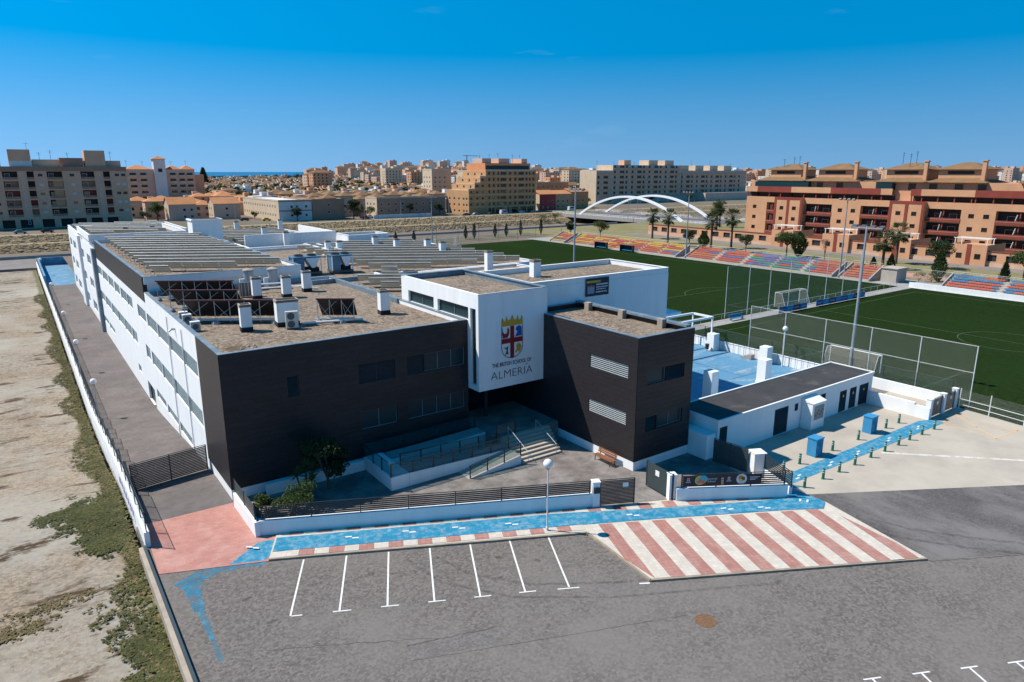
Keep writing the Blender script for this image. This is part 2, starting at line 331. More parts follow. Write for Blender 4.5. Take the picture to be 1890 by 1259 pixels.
# road behind the school, river, far embankment
MB().box(-500, 235, 179, 204, -4.5, -2.6).obj('river_road', 'road_pale', kind='structure')
MB().box(-500, 235, 203.9, 204.4, -4.5, -1.7).obj('river_wall', 'concrete_grey', label='low grey wall between the back road and the dry river', cat='wall')
em = MB()
for y0, z0, y1, z1, mi in ((244, -4.7, 249, -2.0, 0), (249, -2.0, 250.6, -1.9, 1), (250.6, -1.9, 256, .62, 0), (256, .62, 258, .7, 1)):
    em.quad((-500, y0, z0), (900, y0, z0), (900, y1, z1), (-500, y1, z1), mi)
mat('berm', (.42, .33, .19), (.36, .28, .165), rough=.95)
em.obj('river_embankment', ['rock', 'berm'], kind='structure')
rk = MB(); rr = random.Random(5)
for i in range(5200):
    a = rr.uniform(-60, 236); t = rr.random()
    if rr.random() < .5: b, z = 244 + 5 * t, -4.7 + 2.7 * t
    else: b, z = 250.6 + 5.4 * t, -1.9 + 2.5 * t
    s = rr.uniform(.35, .85); q = [Vector((rr.uniform(.6, 1.1) * s * x, rr.uniform(.6, 1.1) * s * y, rr.uniform(.3, .55) * s * w)) + Vector((a, b, z)) for x, y, w in ((-1, -1, -.4), (1, -1, -.4), (1, 1, -.2), (-1, 1, -.2), (0, -.2, .9))]
    rk.add(q, [(0, 1, 4), (1, 2, 4), (2, 3, 4), (3, 0, 4)])
rk.obj('riprap_stones', 'rock', kind='stuff', label='tan riprap stones on the far river embankment', cat='stones')
MB().box(-500, 236, 258.5, 270, -.2, .06).obj('riverside_road', 'asphalt_old', kind='structure')
mat('dirt_verge', (.165, .13, .09), (.10, .088, .05), rough=.95, scale=.25, c3=(.09, .09, .04), scale3=.2, amt3=.7)
# ground of school, pitches and park
sheet('site_ground', [(.1, -95), (420, -95), (420, 179.2), (.1, 179.2)], -.03, 'riverbed')
MB().prism([(146.5, -60), (420, -60), (420, 178), (146.5, 178)], -.02, .012).obj('park_lawn', 'grass_dry', kind='structure')
for k, (x0, x1, m) in enumerate(((150.5, 157, 'pink_paving'), (176.5, 183.2, 'road_pale'))):
    MB().box(x0, x1, -60, 140, 0, .03 + .004 * k).obj('park_path', m, kind='structure')
MB().box(40, 150, 150, 166, -.5, .02).obj('cypress_verge', 'dirt_verge', kind='structure')
MB().box(-6.2, 78, -95, -.3, -.4, 0).obj('car_park', 'asphalt', kind='structure')
sheet('asphalt_apron', [(32.1, -25.6), (34.4, -23.5), (48.7, -31.8), (62, -39.6), (62, -48), (40, -37), (32.2, -32.55)], .004, 'asphalt_old')
def ribbon(name, pts, wdt, z, m, jit=0, rnd=random.Random(11), **k):
    mb = MB(); L = []
    for i, p in enumerate(pts):
        a = Vector(pts[max(0, i - 1)]); b = Vector(pts[min(len(pts) - 1, i + 1)]); t = (b - a).normalized(); s = Vector((-t.y, t.x)); ww = wdt * (1 + rnd.uniform(-jit, jit))
        L.append((Vector(p) + s * ww / 2, Vector(p) - s * ww / 2))
    for i in range(len(L) - 1):
        mb.quad((*L[i][1], z), (*L[i + 1][1], z), (*L[i + 1][0], z), (*L[i][0], z))
    return mb.obj(name, m, **k)
def wob(p, q, n, j, seed): r_ = random.Random(seed); return [(p[0] + (q[0] - p[0]) * i / n + r_.uniform(-j, j), p[1] + (q[1] - p[1]) * i / n + r_.uniform(-j, j)) for i in range(n + 1)]
# old trench patch and cracks in the car park
for k, (p, q, ww, j) in enumerate((((-3, -17.4), (4.2, -21.4), .05, .07), ((2.6, -22.3), (16, -27.6), .035, .03), ((31.9, -32.6), (38, -36), .10, .04), ((2.9, -21.2), (7.4, -22.6), .09, .05))):
    ribbon('tarmac_crack', wob(p, q, 26, j, k), ww, .005, 'crack', jit=.7, kind='structure')
sheet('tarmac_patch', [(2.4, -21.6), (3.2, -21.2), (7.2, -22.7), (7.9, -23.3), (6.8, -23.6), (3.0, -22.4)], .0045, 'asphalt_patch')
for k, (c, r1) in enumerate((((-2.5, -12.6), .2), ((-1.9, -15.4), .22), ((22.6, -28.6), .2))):
    rnd = random.Random(k); MB().add([(c[0] + r1 * rnd.uniform(.5, 1.2) * math.cos(t * .5236) * 1.5, c[1] + r1 * rnd.uniform(.5, 1.2) * math.sin(t * .5236) * .7, .0055) for t in range(12)], [tuple(range(12))]).obj('tarmac_pothole', 'crack', kind='structure')
mat('tyre_mark', (.06, .054, .052), (.08, .072, .07), rough=.95, scale=2)
_n = MATS['tyre_mark'].node_tree; _g = _n.nodes.new('ShaderNodeNewGeometry'); _z = nod(_n, 'ShaderNodeTexNoise', Scale=1.3, Detail=8.0, Roughness=.75); _m = nod(_n, 'ShaderNodeMapRange'); _m.inputs[1].default_value = .40; _m.inputs[2].default_value = .75; _m.inputs[4].default_value = .55
_n.links.new(_g.outputs['Position'], _z.inputs['Vector']); _n.links.new(_z.outputs['Fac'], _m.inputs[0]); _n.links.new(_m.outputs[0], _n.nodes['Principled BSDF'].inputs['Alpha'])
for k, (pts_, w_) in enumerate((([(32.4, -27.2), (33.2, -30.1), (35.4, -33.2), (38, -36.2), (41, -40)], .28), ([(33.9, -27.0), (34.9, -30.0), (37.2, -33.2), (40, -36.4)], .28), ([(6.5, -14.2), (7.0, -17.5), (9.5, -21), (14, -24.2), (22, -28.4)], .22), ([(8.1, -14.9), (8.7, -17.6), (11, -20.6), (15, -23.2), (23, -27.3)], .22))): ribbon('tyre_mark', pts_, w_, .0062 + .0003 * k, 'tyre_mark', jit=.25, kind='structure')
_r = random.Random(31)
for k in range(16):      # oil drips in the bays
    c = un(3.25 + 2.517 * _r.randint(0, 6) + _r.uniform(.8, 1.7), _r.uniform(4.2, 7.5)); r1 = _r.uniform(.08, .26); MB().add([(c[0] + r1 * _r.uniform(.6, 1.2) * math.cos(t * .6283), c[1] + r1 * _r.uniform(.6, 1.2) * math.sin(t * .6283), .0064) for t in range(10)], [tuple(range(10))]).obj('oil_stain', 'tyre_mark', kind='structure')
# concrete yard by the annex
sheet('concrete_yard', [(33.2, -14.6), (64, -14.6), (64, -41), (48.7, -31.85), (34.4, -23.5), (33.2, -22.6)], .012, 'concrete')
ribbon('yard_line', [(46.1, -22.5), (53.9, -30.1), (58, -34)], .34, .018, 'line_worn', kind='structure')
dm = MB()
for p, q in (((61.4, -21.6), (61.2, -27.1)), ((61.2, -27.1), (57.4, -26.8)), ((57.4, -26.8), (57.4, -22.3)), ((57.4, -22.3), (61.4, -21.6)), ((61.4, -21.6), (57.4, -26.8)), ((57.4, -22.3), (61.2, -27.1))):
    dm.bar((*p, .018), (*q, .018), .1, .006)
dm.obj('yellow_marking', 'line_yellow', kind='structure')
# pink driveway and patterned pavement
MB().prism([(-5.75, -.3), (-5.95, -7.25), un(1.3, 3.2), un(1.3, 0), (-.05, -6.1), (-.1, -.45)], -.2, .035).obj('pink_driveway', 'pink_paving', kind='structure')
pv = MB().prism([un(1.2, .03), un(22.68, 0), un(27.98, -.1), un(36.1, -.25), un(37.25, -.5), un(38.65, 2.05), un(40.21, 9.75), un(23.0, 9.05), un(20.9, 3.3), un(1.2, 3.12)], -.2, .10).obj('pavement', 'cream_block', kind='structure')
kb = MB(); kz = .128
for p, q in ((un(1.2, 3.1), un(20.9, 3.3)), (un(20.9, 3.3), un(23, 9.1)), (un(23, 9.1), un(40.2, 9.8))): kb.bar((*p, .03), (*q, .03), .16, .19)
kb.obj('kerb', 'kerb_stone', parent=pv)
zt = .125
def slab(u0, u1, n0, n1, m, name='paving_block', skew=0):
    MB().prism([un(u0 + skew * (n0 - 2.4), n0), un(u1 + skew * (n0 - 2.4), n0), un(u1 + skew * (n1 - 2.4), n1), un(u0 + skew * (n1 - 2.4), n1)][::-1], .1, zt).obj(name, m, parent=pv)
g = .012
for k in range(21):
    u = 2.0 + .9 * k
    slab(u + g, u + .9 - g, 2.33, 3.0, 'cream_block' if k % 2 == 0 else 'pink_block')
    slab(u + g, u + .9 - g, .06, .40, 'pink_block' if k % 2 == 0 else 'cream_block')
for k in range(21, 39):
    u = 2.0 + .9 * k
    slab(u + g, u + .9 - g, .06, .95, 'pink_block' if k % 2 == 0 else 'cream_block')
# zebra of cream and pink bands, cut to the kerb on its slanting ends
def inter(n_end, u):   # lower end of a band on the slanted left kerb
    return n_end
for k in range(18):
    u0, u1 = 21.0 + .91 * k, 21.0 + .91 * (k + 1); m = 'pink_block' if k % 2 else 'cream_block'
    f = lambda u, n: u + .077 * (n - 2.4)
    nl = lambda u: 9.0 + (u - 23) * .043
    poly = []
    top0 = 2.45 + .035 * (u0 - 22); top1 = 2.45 + .035 * (u1 - 22)
    def cut(u):      # n where band edge meets slanted left kerb (u 20.9,n 3.3)->(23,9)
        n = 3.3
        for _ in range(30): n = 3.3 + (f(u, n) - 21.0) * 2.76
        return n
    def low(u): return min(nl(u + .5), max(2.6, cut(u)) if u < 22.6 else 99)
    def right(u):    # right slanted edge (38.1,3)->(40.2,9.75)
        return 99
    l0, l1 = low(u0 + g), low(u1 - g)
    P_ = [(f(u0 + g, top0), top0), (f(u1 - g, top1), top1), (f(u1 - g, l1), l1), (f(u0 + g, l0), l0)]
    MB().prism([un(*q) for q in P_][::-1], .1, zt).obj('paving_band', m, parent=pv)
for k in range(18, 21):
    u0, u1 = 21.0 + .91 * k + g, 21.0 + .91 * (k + 1) - g; f = lambda u, n: u + .077 * (n - 2.4); st = lambda u: max(3.02, (u - 37.3) / .239)
    e0, e1 = f(u0, 9.68), f(u1, 9.7); P_ = [(f(u0, st(u0)), st(u0))] + ([(f(u1, st(u1)), st(u1)), (e1, 9.72)] if st(u1) < 9.5 else [(40.1, 9.72)]) + [(e0, 9.69)]
    MB().prism([un(*q) for q in P_][::-1], .1, zt).obj('paving_band', 'pink_block' if k % 2 else 'cream_block', parent=pv)
# painted blue walkway with white footprints
bl = MB().prism([un(u, n) for u, n in ((1.3, 2.3), (20, 2.3), (26.6, 2.42), (35.3, 2.75), (37.9, 3.0), (38.6, 2.1), (37.4, -.35), (36.2, -.2), (36.2, 1.2), (27, 1.05), (20, .55), (1.3, .62))], .1, zt + .006)
bl.prism([(34.3, -21.6), (57.9, -22.3), (58.1, -21.4), (56.5, -20.7), (35.6, -20.4), (33.1, -21.4)][::1], .012, .028)
bl.prism([un(37.35, -.45), un(38.7, -.55), (34.4, -21.7), (33.2, -21.4)], .01, .05)
bl.prism([(-2.4, -8.55), (-.5, -9.3), un(1.3, 2.3), un(1.3, .62), (-.2, -7.0), (-1.2, -7.7)], .02, .04)
bl.obj('blue_walkway', 'blue_paint', kind='structure')
mat('blue_faded', (.012, .19, .32), (.08, .22, .31), rough=.85, scale=1.1)
_n = MATS['blue_faded'].node_tree; _a = _n.nodes['Principled BSDF'].inputs['Alpha']; _g = _n.nodes.new('ShaderNodeNewGeometry'); _z = nod(_n, 'ShaderNodeTexNoise', Scale=1.5, Detail=8.0, Roughness=.75); _r3 = _n.nodes.new('ShaderNodeValToRGB'); _r3.color_ramp.elements[0].position = .36; _r3.color_ramp.elements[1].position = .62   # paint worn through to the tarmac
_n.links.new(_g.outputs['Position'], _z.inputs['Vector']); _n.links.new(_z.outputs['Fac'], _r3.inputs[0]); _n.links.new(_r3.outputs[0], _a)
ribbon('blue_trail', [(-.5, -9.45), (-1.8, -8.9), (-2.9, -8.6), (-4.0, -8.75), (-5.3, -9.35)], .95, .006, 'blue_faded', jit=.25, kind='structure')
ribbon('blue_trail', [(-4.3, -8.8), (-4.6, -9.8), (-4.78, -11.0), (-4.78, -12.3)], .8, .0072, 'blue_faded', jit=.3, kind='structure')
ribbon('blue_trail', [(-4.78, -12.1), (-4.77, -13.5), (-4.8, -15.2), (-4.85, -17)], .36, .0066, 'blue_faded', jit=.5, kind='structure')
ft = MB()
for u, n, t in ((.0, 1.6, -.3), (6, 1.4, 0), (9.6, 1.3, 0), (12.8, 1.35, 0), (16.3, 1.45, 0), (24.6, 1.65, 0), (31.3, 1.9, 0), (37.2, 1.7, .9), (33.9, 2.2, 0)):
    for s in (-1, 1):
        c = un(u + s * .22, n + s * .1); d = E * math.cos(t) - N * math.sin(t)
        ft.bar((c[0] - d.x * .2, c[1] - d.y * .2, zt + .012), (c[0] + d.x * .2, c[1] + d.y * .2, zt + .012), .13, .006)
for a, b in ((36.2, -21.2), (40.5, -21.3), (44.4, -21.4), (49.5, -21.4), (54.6, -21.5)):
    for s in (-1, 1): ft.bar((a + s * .3 - .22, b + s * .12, .034), (a + s * .3 + .22, b + s * .12, .034), .13, .006)
ft.obj('painted_footprints', 'line_white', kind='structure')
# bay markings
for k in range(7):
    u = 3.25 + 2.517 * k; mb = MB()
    mb.bar((*un(u, 3.35), .006), (*un(u - .06, 8.85), .006), .10, .004)
    if k < 6: mb.bar((*un(u - .4 if k else u, 8.88), .0055), (*un(u + .55, 8.88), .0055), .08, .003)
    else: mb.bar((*un(u - .75, 8.93), .0055), (*un(u + .5, 8.97), .0055), .08, .003)
    mb.obj('bay_marking', 'line_white', kind='structure')
MB().bar((*un(22.3, 9.2), .006), (*un(22.9, 9.25), .006), .12, .004).obj('bay_marking', 'line_white', kind='structure')
for k in range(8):
    u = 30.25 + 2.5 * k; n = 18.25 + .06 * k
    MB().bar((*un(u - .45, n), .0055), (*un(u + .45, n), .0055), .08, .003).bar((*un(u, n), .007), (*un(u - .1, n + 5), .007), .1, .004).obj('bay_marking', 'line_white', kind='structure')
mh = MB().lathe([(.55, 0), (.55, .012), (.48, .014), (.47, .008), (.01, .01)], 20, (16.4, -28.47, .002)); mh.obj('manhole_cover', 'rust', label='rusty round manhole cover in the grey tarmac', cat='manhole', kind=None)
# ------------------------------------------------------------------ the school
sch = thing('school_building', 'long white and dark tiled school with a projecting white sign tower', 'school')
TOP, RF = 10.7, 10.25
mat('louvre_grey', (.30, .36, .37), (.24, .30, .31), rough=.5, metal=.2)
mat('louvre_dark', (.055, .075, .085), (.045, .062, .07), rough=.5)
mat('frame_grey', (.16, .19, .20), rough=.5)
def window(parent, p, d, u0, u1, z0, z1, style='louvre', name='window', depth=.22, mull=2):
    """window in a wall opening: frame and pane in one part, slats or bars as its sub-part"""
    F = wframe(p, d); t = .06; mb = MB(F); y0, y1 = depth - .10, depth - .02
    for a, b, c, e in ((u0, u1, z0, z0 + t), (u0, u1, z1 - t, z1), (u0, u0 + t, z0 + t, z1 - t), (u1 - t, u1, z0 + t, z1 - t)): mb.box(a, b, y0, y1, c, e, 0)
    for k in range(1, mull): um = u0 + (u1 - u0) * k / mull; mb.box(um - t / 2, um + t / 2, y0 + .01, y1 - .01, z0 + t, z1 - t, 0)
    o = mb.obj(name, ['louvre_dark' if style == 'darklouvre' else 'frame_grey'], parent)
    MB(F).box(u0 + .01, u1 - .01, depth - .045, depth + .02, z0 + .01, z1 - .01).obj('pane', 'glass_teal' if style == 'glass' else 'glass_dark', o)
    if 'louvre' in style:
        sb = MB(F); n = max(4, int((z1 - z0) / .13))
        for k in range(n):
            z = z0 + .05 + (z1 - z0 - .1) * (k + .5) / n; hw = .045
            sb.add([(u0 + t, y0 - .03, z - hw), (u1 - t, y0 - .03, z - hw), (u1 - t, y0 + .05, z + hw), (u0 + t, y0 + .05, z + hw)], [(0, 1, 2, 3), (3, 2, 1, 0)])
        sb.obj('louvre', 'louvre_grey' if style == 'louvre' else 'louvre_dark', o)
    return o
def roofcap(mb, x0, x1, y0, y1, zt, zr, t=.35, cop=.04, mi=0, mc=1):
    """parapet walls round a roof with a coping, inside faces included"""
    for a, b, c, e in ((x0, x1, y0, y0 + t), (x0, x1, y1 - t, y1), (x0, x0 + t, y0 + t, y1 - t), (x1 - t, x1, y0 + t, y1 - t)):
        mb.box(a + .06, b - .06, c + .06, e - .06, zr - .3, zt - cop, mi)
        mb.box(a, b, c, e, zt - cop, zt, mc)
TH = .38
def tiles(parent, p, d, L, z0, z1, holes, stuff=False, lw=2.0):
    """courses of dark ceramic planks, joints recessed"""
    F = wframe(p, d); n = round((z1 - z0) / TH); joined = MB(F); gap = .004
    for r in range(n):
        a, b = z0 + r * TH, z0 + (r + 1) * TH; zm = (a + b) / 2
        cuts = sorted((h[0], h[1]) for h in holes if h[2] < zm < h[3]); free = []; u = 0
        for h in cuts: free.append((u, h[0])); u = h[1]
        free.append((u, L))
        for s, e in free:
            off = (r % 2) * lw / 2; x = s
            while x < e - .02:
                nx = min(e, (math.floor((x - off) / lw + 1e-6) + 1) * lw + off)
                if nx - x < .25 and nx < e: nx = min(e, nx + lw)
                if stuff: joined.box(x + gap, nx - gap, -.03, .0, a + gap, b - gap)
                else:
                    ln = round(nx - x - 2 * gap, 2)
                    me = shared(('tile', ln), lambda: MB().box(0, ln, -.03, 0, 0, TH - 2 * gap).mesh('tile', 'tile_dark'))
                    q = F @ Vector((x + gap, 0, a + gap)); put('tile', me, parent, loc=q, rz=math.atan2(d[1], d[0]))
                x = nx
    if stuff: joined.obj('tile_courses', 'tile_dark', parent, kind='stuff')
PL = .76                                              # white plinth height
# front block, street face
fh = [(4.45, 5.3, 6.84, 8.36, 'darklouvre', 1), (9.95, 13.0, 6.84, 8.36, 'darklouvre', 2), (14.1, 15.6, 6.84, 8.36, 'darklouvre', 1), (15.64, 19.5, 6.84, 8.36, 'glass', 3),
      (9.95, 13.05, 3.04, 4.56, 'glass', 2), (14.05, 19.45, 3.04, 4.56, 'glass', 4)]
w1 = MB(); wall(w1, (0, 0), (1, 0), 19.8, PL, TOP - .04, fh, .22, 0); wall(w1, (0, -.02), (1, 0), 19.8, -.5, PL, (), .2, 1)
w1o = w1.obj('front_wall', ['tile_grout', 'white_wall'], sch); tiles(w1o, (0, 0), (1, 0), 19.8, PL, TOP - .06, fh)
for h in fh: window(sch, (0, 0), (1, 0), *h[:5], mull=h[5])
# long side wall facing the lane (runs from the far end to the corner)
LW = 137.0
def S(b0, b1, z0, z1): return (LW - b1, LW - b0, z0, z1)
sh = []
for b0, b1 in ((7.45, 12.75), (12.95, 18.8), (19.1, 24.85), (25.1, 31.0), (31.75, 37.4), (41.3, 45.7), (45.9, 51.4), (52.3, 57.6), (58.5, 64.2), (64.9, 71.6), (72.6, 78.2)): sh.append(S(b0, b1, 7.12, 8.5))
for b0, b1 in ((7.5, 12.6), (12.85, 18.75), (19.1, 24.85), (25.05, 30.9), (31.75, 34.6), (40.9, 44.8), (45.2, 51.4), (51.7, 58.0), (58.2, 64.8), (65.4, 72.3), (73, 78.2)): sh.append(S(b0, b1, 3.02, 4.48))
for b0, b1 in ((13.2, 18.4), (19.05, 24.5), (25.2, 30.6), (40.8, 43), (65, 71.6), (72.3, 78.2)): sh.append(S(b0, b1, -.5, .4))
for b0, b1 in ((89, 95.5), (101.5, 105.5), (118.5, 125.5), (129, 134)):
    for z0, z1 in ((7.1, 8.7), (3.0, 4.6), (-1.2, .5)): sh.append(S(b0, b1, z0, z1))
dr = S(32.2, 36.8, -2.4, -.2)
sw = MB(); wall(sw, (0, LW), (0, -1), LW - 7.0, -3.5, TOP - .04, sh + [dr], .22, 0)
wall(sw, (0, 7.0), (0, -1), 7.0, PL, TOP - .04, (), .2, 1); wall(sw, (-.02, 7.0), (0, -1), 7.0, -.9, PL, (), .2, 0)
swo = sw.obj('side_wall', ['white_wall', 'tile_grout'], sch)
tiles(sch, (0, 7.0), (0, -1), 7.0, PL, TOP - .06, (), stuff=True)
for k, h in enumerate(sh): window(sch, (0, LW), (0, -1), *h, style='louvre', mull=3)
MB(wframe((0, LW), (0, -1))).box(dr[0] + .02, dr[1] - .02, .3, .36, dr[2], dr[3] - .02).obj('door', 'louvre_dark', sch)
for b in (18.7, 12.3): MB().tube((-.07, b, -1.4), (-.07, b, 10.2), .045, 6).obj('downpipe', 'white_paint', sch)
MB().box(-.30, -.02, 15.2, 15.5, 9.6, 9.75).tube((-.3, 15.35, 9.65), (-.5, 15.35, 9.5), .09, 8).obj('floodlight', 'steel', sch)
# raised dark band of the second block, dark shadow gap and the far white piers
MB().box(-.06, .3, 31.0, 78.4, 9.62, 12.2).obj('parapet_panel', 'tile_dark', sch)
MB().box(-.5, .0, 78.6, 80.4, -3, 10.9).obj('pier', 'coping', sch)  # dark box stands in for the shaded recess, its shade put into the colour
MB().box(-.45, .0, 106.2, 111.5, -3, 11.0).obj('pier', 'white_wall', sch)
# roofs: deck, parapets, coping
def block(x0, x1, y0, y1, zt, zr, z0=-3.4, cop='coping', body='white_wall', t=.35, ix=.03):
    mb = MB(); mb.box(x0 + ix, x1 - .03, y0 + (.03 if ix < .1 else .32), y1 - .03, z0, zr, 0, top=2); roofcap(mb, x0, x1, y0, y1, zt, zr, t, mi=0, mc=1)
    return mb.obj('roof', [body, cop, 'gravel'], sch)
front_roof = block(-.02, 19.8, -.035, 30.7, TOP, RF, ix=.34)
# dark coping of the front block is thin; the raised block follows
raised_roof = block(.02, 16.5, 30.72, 78.5, 12.25, 11.75, ix=.34)
block(.02, 20, 78.52, 88.3, 11.0, 10.4, ix=.34)
block(.02, 15.4, 88.32, 112, 12.4, 11.6, cop='white_wall', ix=.34); block(.02, 20, 112.02, 137, 11.1, 10.4, cop='white_wall', ix=.34)
mid_roof = block(16.52, 49, 28.2, 66, 10.62, RF, cop='white_wall')
block(20.02, 37, 66.02, 102, 10.9, 10.25, cop='white_wall'); block(36.2, 43.8, 64.4, 70, 12.2, 11.6, cop='white_wall')
block(28.2, 30.2, 52, 64, 11.3, 10.6, cop='white_wall')
near_roof = block(19.82, 27.5, 12.02, 28.18, 10.55, RF); block(27.52, 45.3, 9.82, 28.18, 10.55, RF, cop='white_wall')
hall_roof = block(27.02, 45.2, .8, 9.8, 13.0, 12.45, cop='white_wall', t=.3)
wm = MB(); wm.box(20.9, 36.6, 71.0, 71.3, 10, 12.5); wm.obj('court_wall', 'white_wall', sch); MB().box(36.3, 36.6, 71.31, 90, 10, 12.45).obj('court_wall', 'white_wall', sch)
MB().box(14.3, 19.0, 77.2, 81.0, 11.2, 14.7).box(14.15, 19.15, 77.05, 81.15, 14.7, 14.95).obj('stair_head', 'white_wall', sch)
MB().box(14.5, 18.8, 77.4, 80.8, 14.955, 14.98).obj('stair_head_roof', 'tile_grout', sch)
# joints (low upstands) crossing the front roof
up = MB(); up.box(.4, 16.4, 30.3, 30.68, 10.3, 10.62); up.box(16.6, 30, 27.85, 28.15, 10.2, 10.75); up.box(19.3, 19.75, 12.1, 28, 10.2, 10.72)
up.obj('upstand', 'coping', sch)
# chimneys: white shaft with dark foot and slatted cap
mat('cap_stone', (.40, .33, .26), (.30, .25, .2), rough=.9)
def chimney(par, a, b, z, h=2.25, w=.85, dw=None, foot=True):
    dw = dw or w; mb = MB(); mb.box(-w / 2, w / 2, -dw / 2, dw / 2, .38 if foot else 0, h - .25, 0)
    if foot: mb.box(-w / 2 - .03, w / 2 + .03, -dw / 2 - .03, dw / 2 + .03, 0, .38, 1)
    for k in range(3): mb.box(-w / 2 - .04, w / 2 + .04, -dw / 2 - .04, dw / 2 + .04, h - .24 + k * .085, h - .20 + k * .085, 2)
    mb.box(-w / 2 + .08, w / 2 - .08, -dw / 2 + .08, dw / 2 - .08, h - .25, h - .02, 1)
    mb.obj('chimney', ['white_wall', 'tile_grout', 'cap_stone'], par, loc=(a, b, z), rz=R(-6))
for a, b in ((4.1, 8.3), (9.0, 22.6), (11.75, 21.8), (14.65, 24.1), (16.1, 8.2)): chimney(front_roof, a, b, RF)
chimney(front_roof, 7.5, 8.6, RF, w=1.75, dw=1.1)
for a, b in ((28.75, 54.4), (30.3, 53.7), (38.1, 57.8), (38.95, 51.6), (42.9, 48.8), (42.5, 43.4)): chimney(mid_roof, a, b, RF, foot=False)
chimney(near_roof, 39.4, 26.1, RF, h=2.6, foot=False)
_q = (32.0, 6.6); chimney(hall_roof, _q[0], _q[1], 12.45, h=1.75, foot=False)
for a, b in ((27.4, 69.9), (27.6, 83), (27.3, 101), (36.4, 101.6), (6.5, 95), (11, 96)): chimney(raised_roof, a, b, 10.3, h=2.6, foot=False)
MB().lathe([(.75, 0), (.6, .02), (.3, .06), (.01, .05)], 14, (1.9, 3.0, RF)).obj('drain_stain', 'soil_stain', front_roof)
rb = MB(); _r = random.Random(4)
for k in range(9): rb.ball((2.6 + _r.uniform(-.7, .7), 2.7 + _r.uniform(-.4, .4), RF + .03), _r.uniform(.06, .14), 6, 4)
rb.obj('rubble', 'cap_stone', front_roof)
# right wing: dark tiles on the lane-side face and the front
lh = [(4.7 - .1, 9.9, 6.84, 8.36, 0), (0, 0, 0, 0, 0)]
A2 = 26.65; WB = -13.1
wl_h = [(14.9 - 9.0 - .0, 14.9 - 4.2 + .0, 6.84, 8.36), (5.9, 10.7, 3.04, 4.56)]
# along -b from b=0.8 to -13.1 : u = .8 - b
wl_h = [(8.6, 12.95, 7.22, 8.36), (8.55, 12.9, 3.42, 4.56)]
ww = MB(); wall(ww, (A2, .8), (0, -1), .8 - WB, PL, TOP - .04, wl_h, .22, 0); wall(ww, (A2 - .02, .8), (0, -1), .8 - WB, -.3, PL, (), .2, 1)
ww.obj('wing_side_wall', ['tile_grout', 'white_wall'], sch); tiles(sch, (A2, .8), (0, -1), .8 - WB, PL, TOP - .06, wl_h, stuff=True, lw=1.2)
mat('louvre_pale', (.55, .60, .62), (.48, .53, .55), rough=.45, metal=.2)
for h in wl_h:
    o = window(sch, (A2, .8), (0, -1), *h, style='glass', mull=2); F = wframe((A2, .8), (0, -1)); sb = MB(F)
    for k in range(7): z = h[2] + .1 + .157 * k; sb.box(h[0] + .05, h[1] - .05, .02, .08, z, z + .05)
    sb.obj('louvre', 'louvre_pale', o)
wf_h = [(1.1, 3.15, 6.84, 7.98, 'glass', 1), (3.19, 5.25, 6.84, 7.98, 'darklouvre', 1), (1.1, 2.3, 3.04, 4.18, 'darklouvre', 1), (2.34, 5.3, 3.04, 4.18, 'glass', 2)]
wf = MB(); wall(wf, (A2, WB), (1, 0), 6.25, PL, TOP - .04, wf_h, .22, 0); wall(wf, (A2 - .02, WB - .02), (1, 0), 6.3, -.3, PL, (), .2, 1)
wfo = wf.obj('wing_front_wall', ['tile_grout', 'white_wall'], sch); tiles(wfo, (A2, WB), (1, 0), 6.25, PL, TOP - .06, wf_h)
for h in wf_h: window(sch, (A2, WB), (1, 0), *h[:5], mull=h[5])
wing_roof = block(A2 - .035, 32.9, WB - .035, .78, TOP, RF, z0=-.3, body='tile_dark', ix=.34)
MB().box(32.35, 32.95, WB + .4, .7, TOP, TOP + .16).obj('gutter', 'coping', sch)
for b in (-1.2, -5.6, -10.2): MB().box(32.0, 32.5, b - .28, b + .28, RF, TOP + .28).obj('roof_post', 'cap_stone', wing_roof)
MB().box(A2 - .02, 27.0, .81, 3.25, -.3, 4.74).obj('dark_cover', 'tile_dark', sch)  # dark cover added over the white hall side so the porch reads shaded
# sign tower: white box with a band of windows on its left and a recessed glazed corner
T0, T1, TB = 19.82, 27.0, -1.69
tw = MB(); tw.box(T0 + .02, T1 - .02, TB + .01, 12.0, 4.76, 12.55, 0, top=1)
th_ = []
tw = MB()
wall(tw, (T0, TB), (1, 0), T1 - T0, 4.75, 13.0, (), .2, 0)
gh = [(1.4, 6.3, 10.66, 11.75), (7.0, 12.15, 10.66, 11.75), (12.45, 13.3, 5.2, 11.75)]     # u = 12 - b
wall(tw, (T0, 12.0), (0, -1), 12.0 - TB, 4.75, 13.0, gh, .35, 0)
wall(tw, (T1, TB), (0, 1), 12.0 - TB, 4.75, 13.0, (), .2, 0); wall(tw, (T1, 12.0), (-1, 0), T1 - T0, 4.75, 13.0, (), .2, 0)
tw.quad((T0, 12, 4.75), (T1, 12, 4.75), (T1, TB, 4.75), (T0, TB, 4.75), 0)
tw.quad((T0 + .3, TB + .3, 12.5), (T1 - .3, TB + .3, 12.5), (T1 - .3, 11.7, 12.5), (T0 + .3, 11.7, 12.5), 1)
for a, b, c, e in ((T0 + .01, T1 - .01, TB + .01, TB + .3), (T0 + .01, T1 - .01, 11.7, 11.99), (T0 + .01, T0 + .3, TB + .3, 11.7), (T1 - .3, T1 - .01, TB + .3, 11.7)):
    tw.quad((a, c, 12.985), (b, c, 12.985), (b, e, 12.985), (a, e, 12.985), 0)
for p, q in (((T0 + .3, TB + .3), (T1 - .3, TB + .3)), ((T1 - .3, TB + .3), (T1 - .3, 11.7)), ((T1 - .3, 11.7), (T0 + .3, 11.7)), ((T0 + .3, 11.7), (T0 + .3, TB + .3))):
    tw.quad((*q, 12.5), (*p, 12.5), (*p, 12.985), (*q, 12.985), 2)
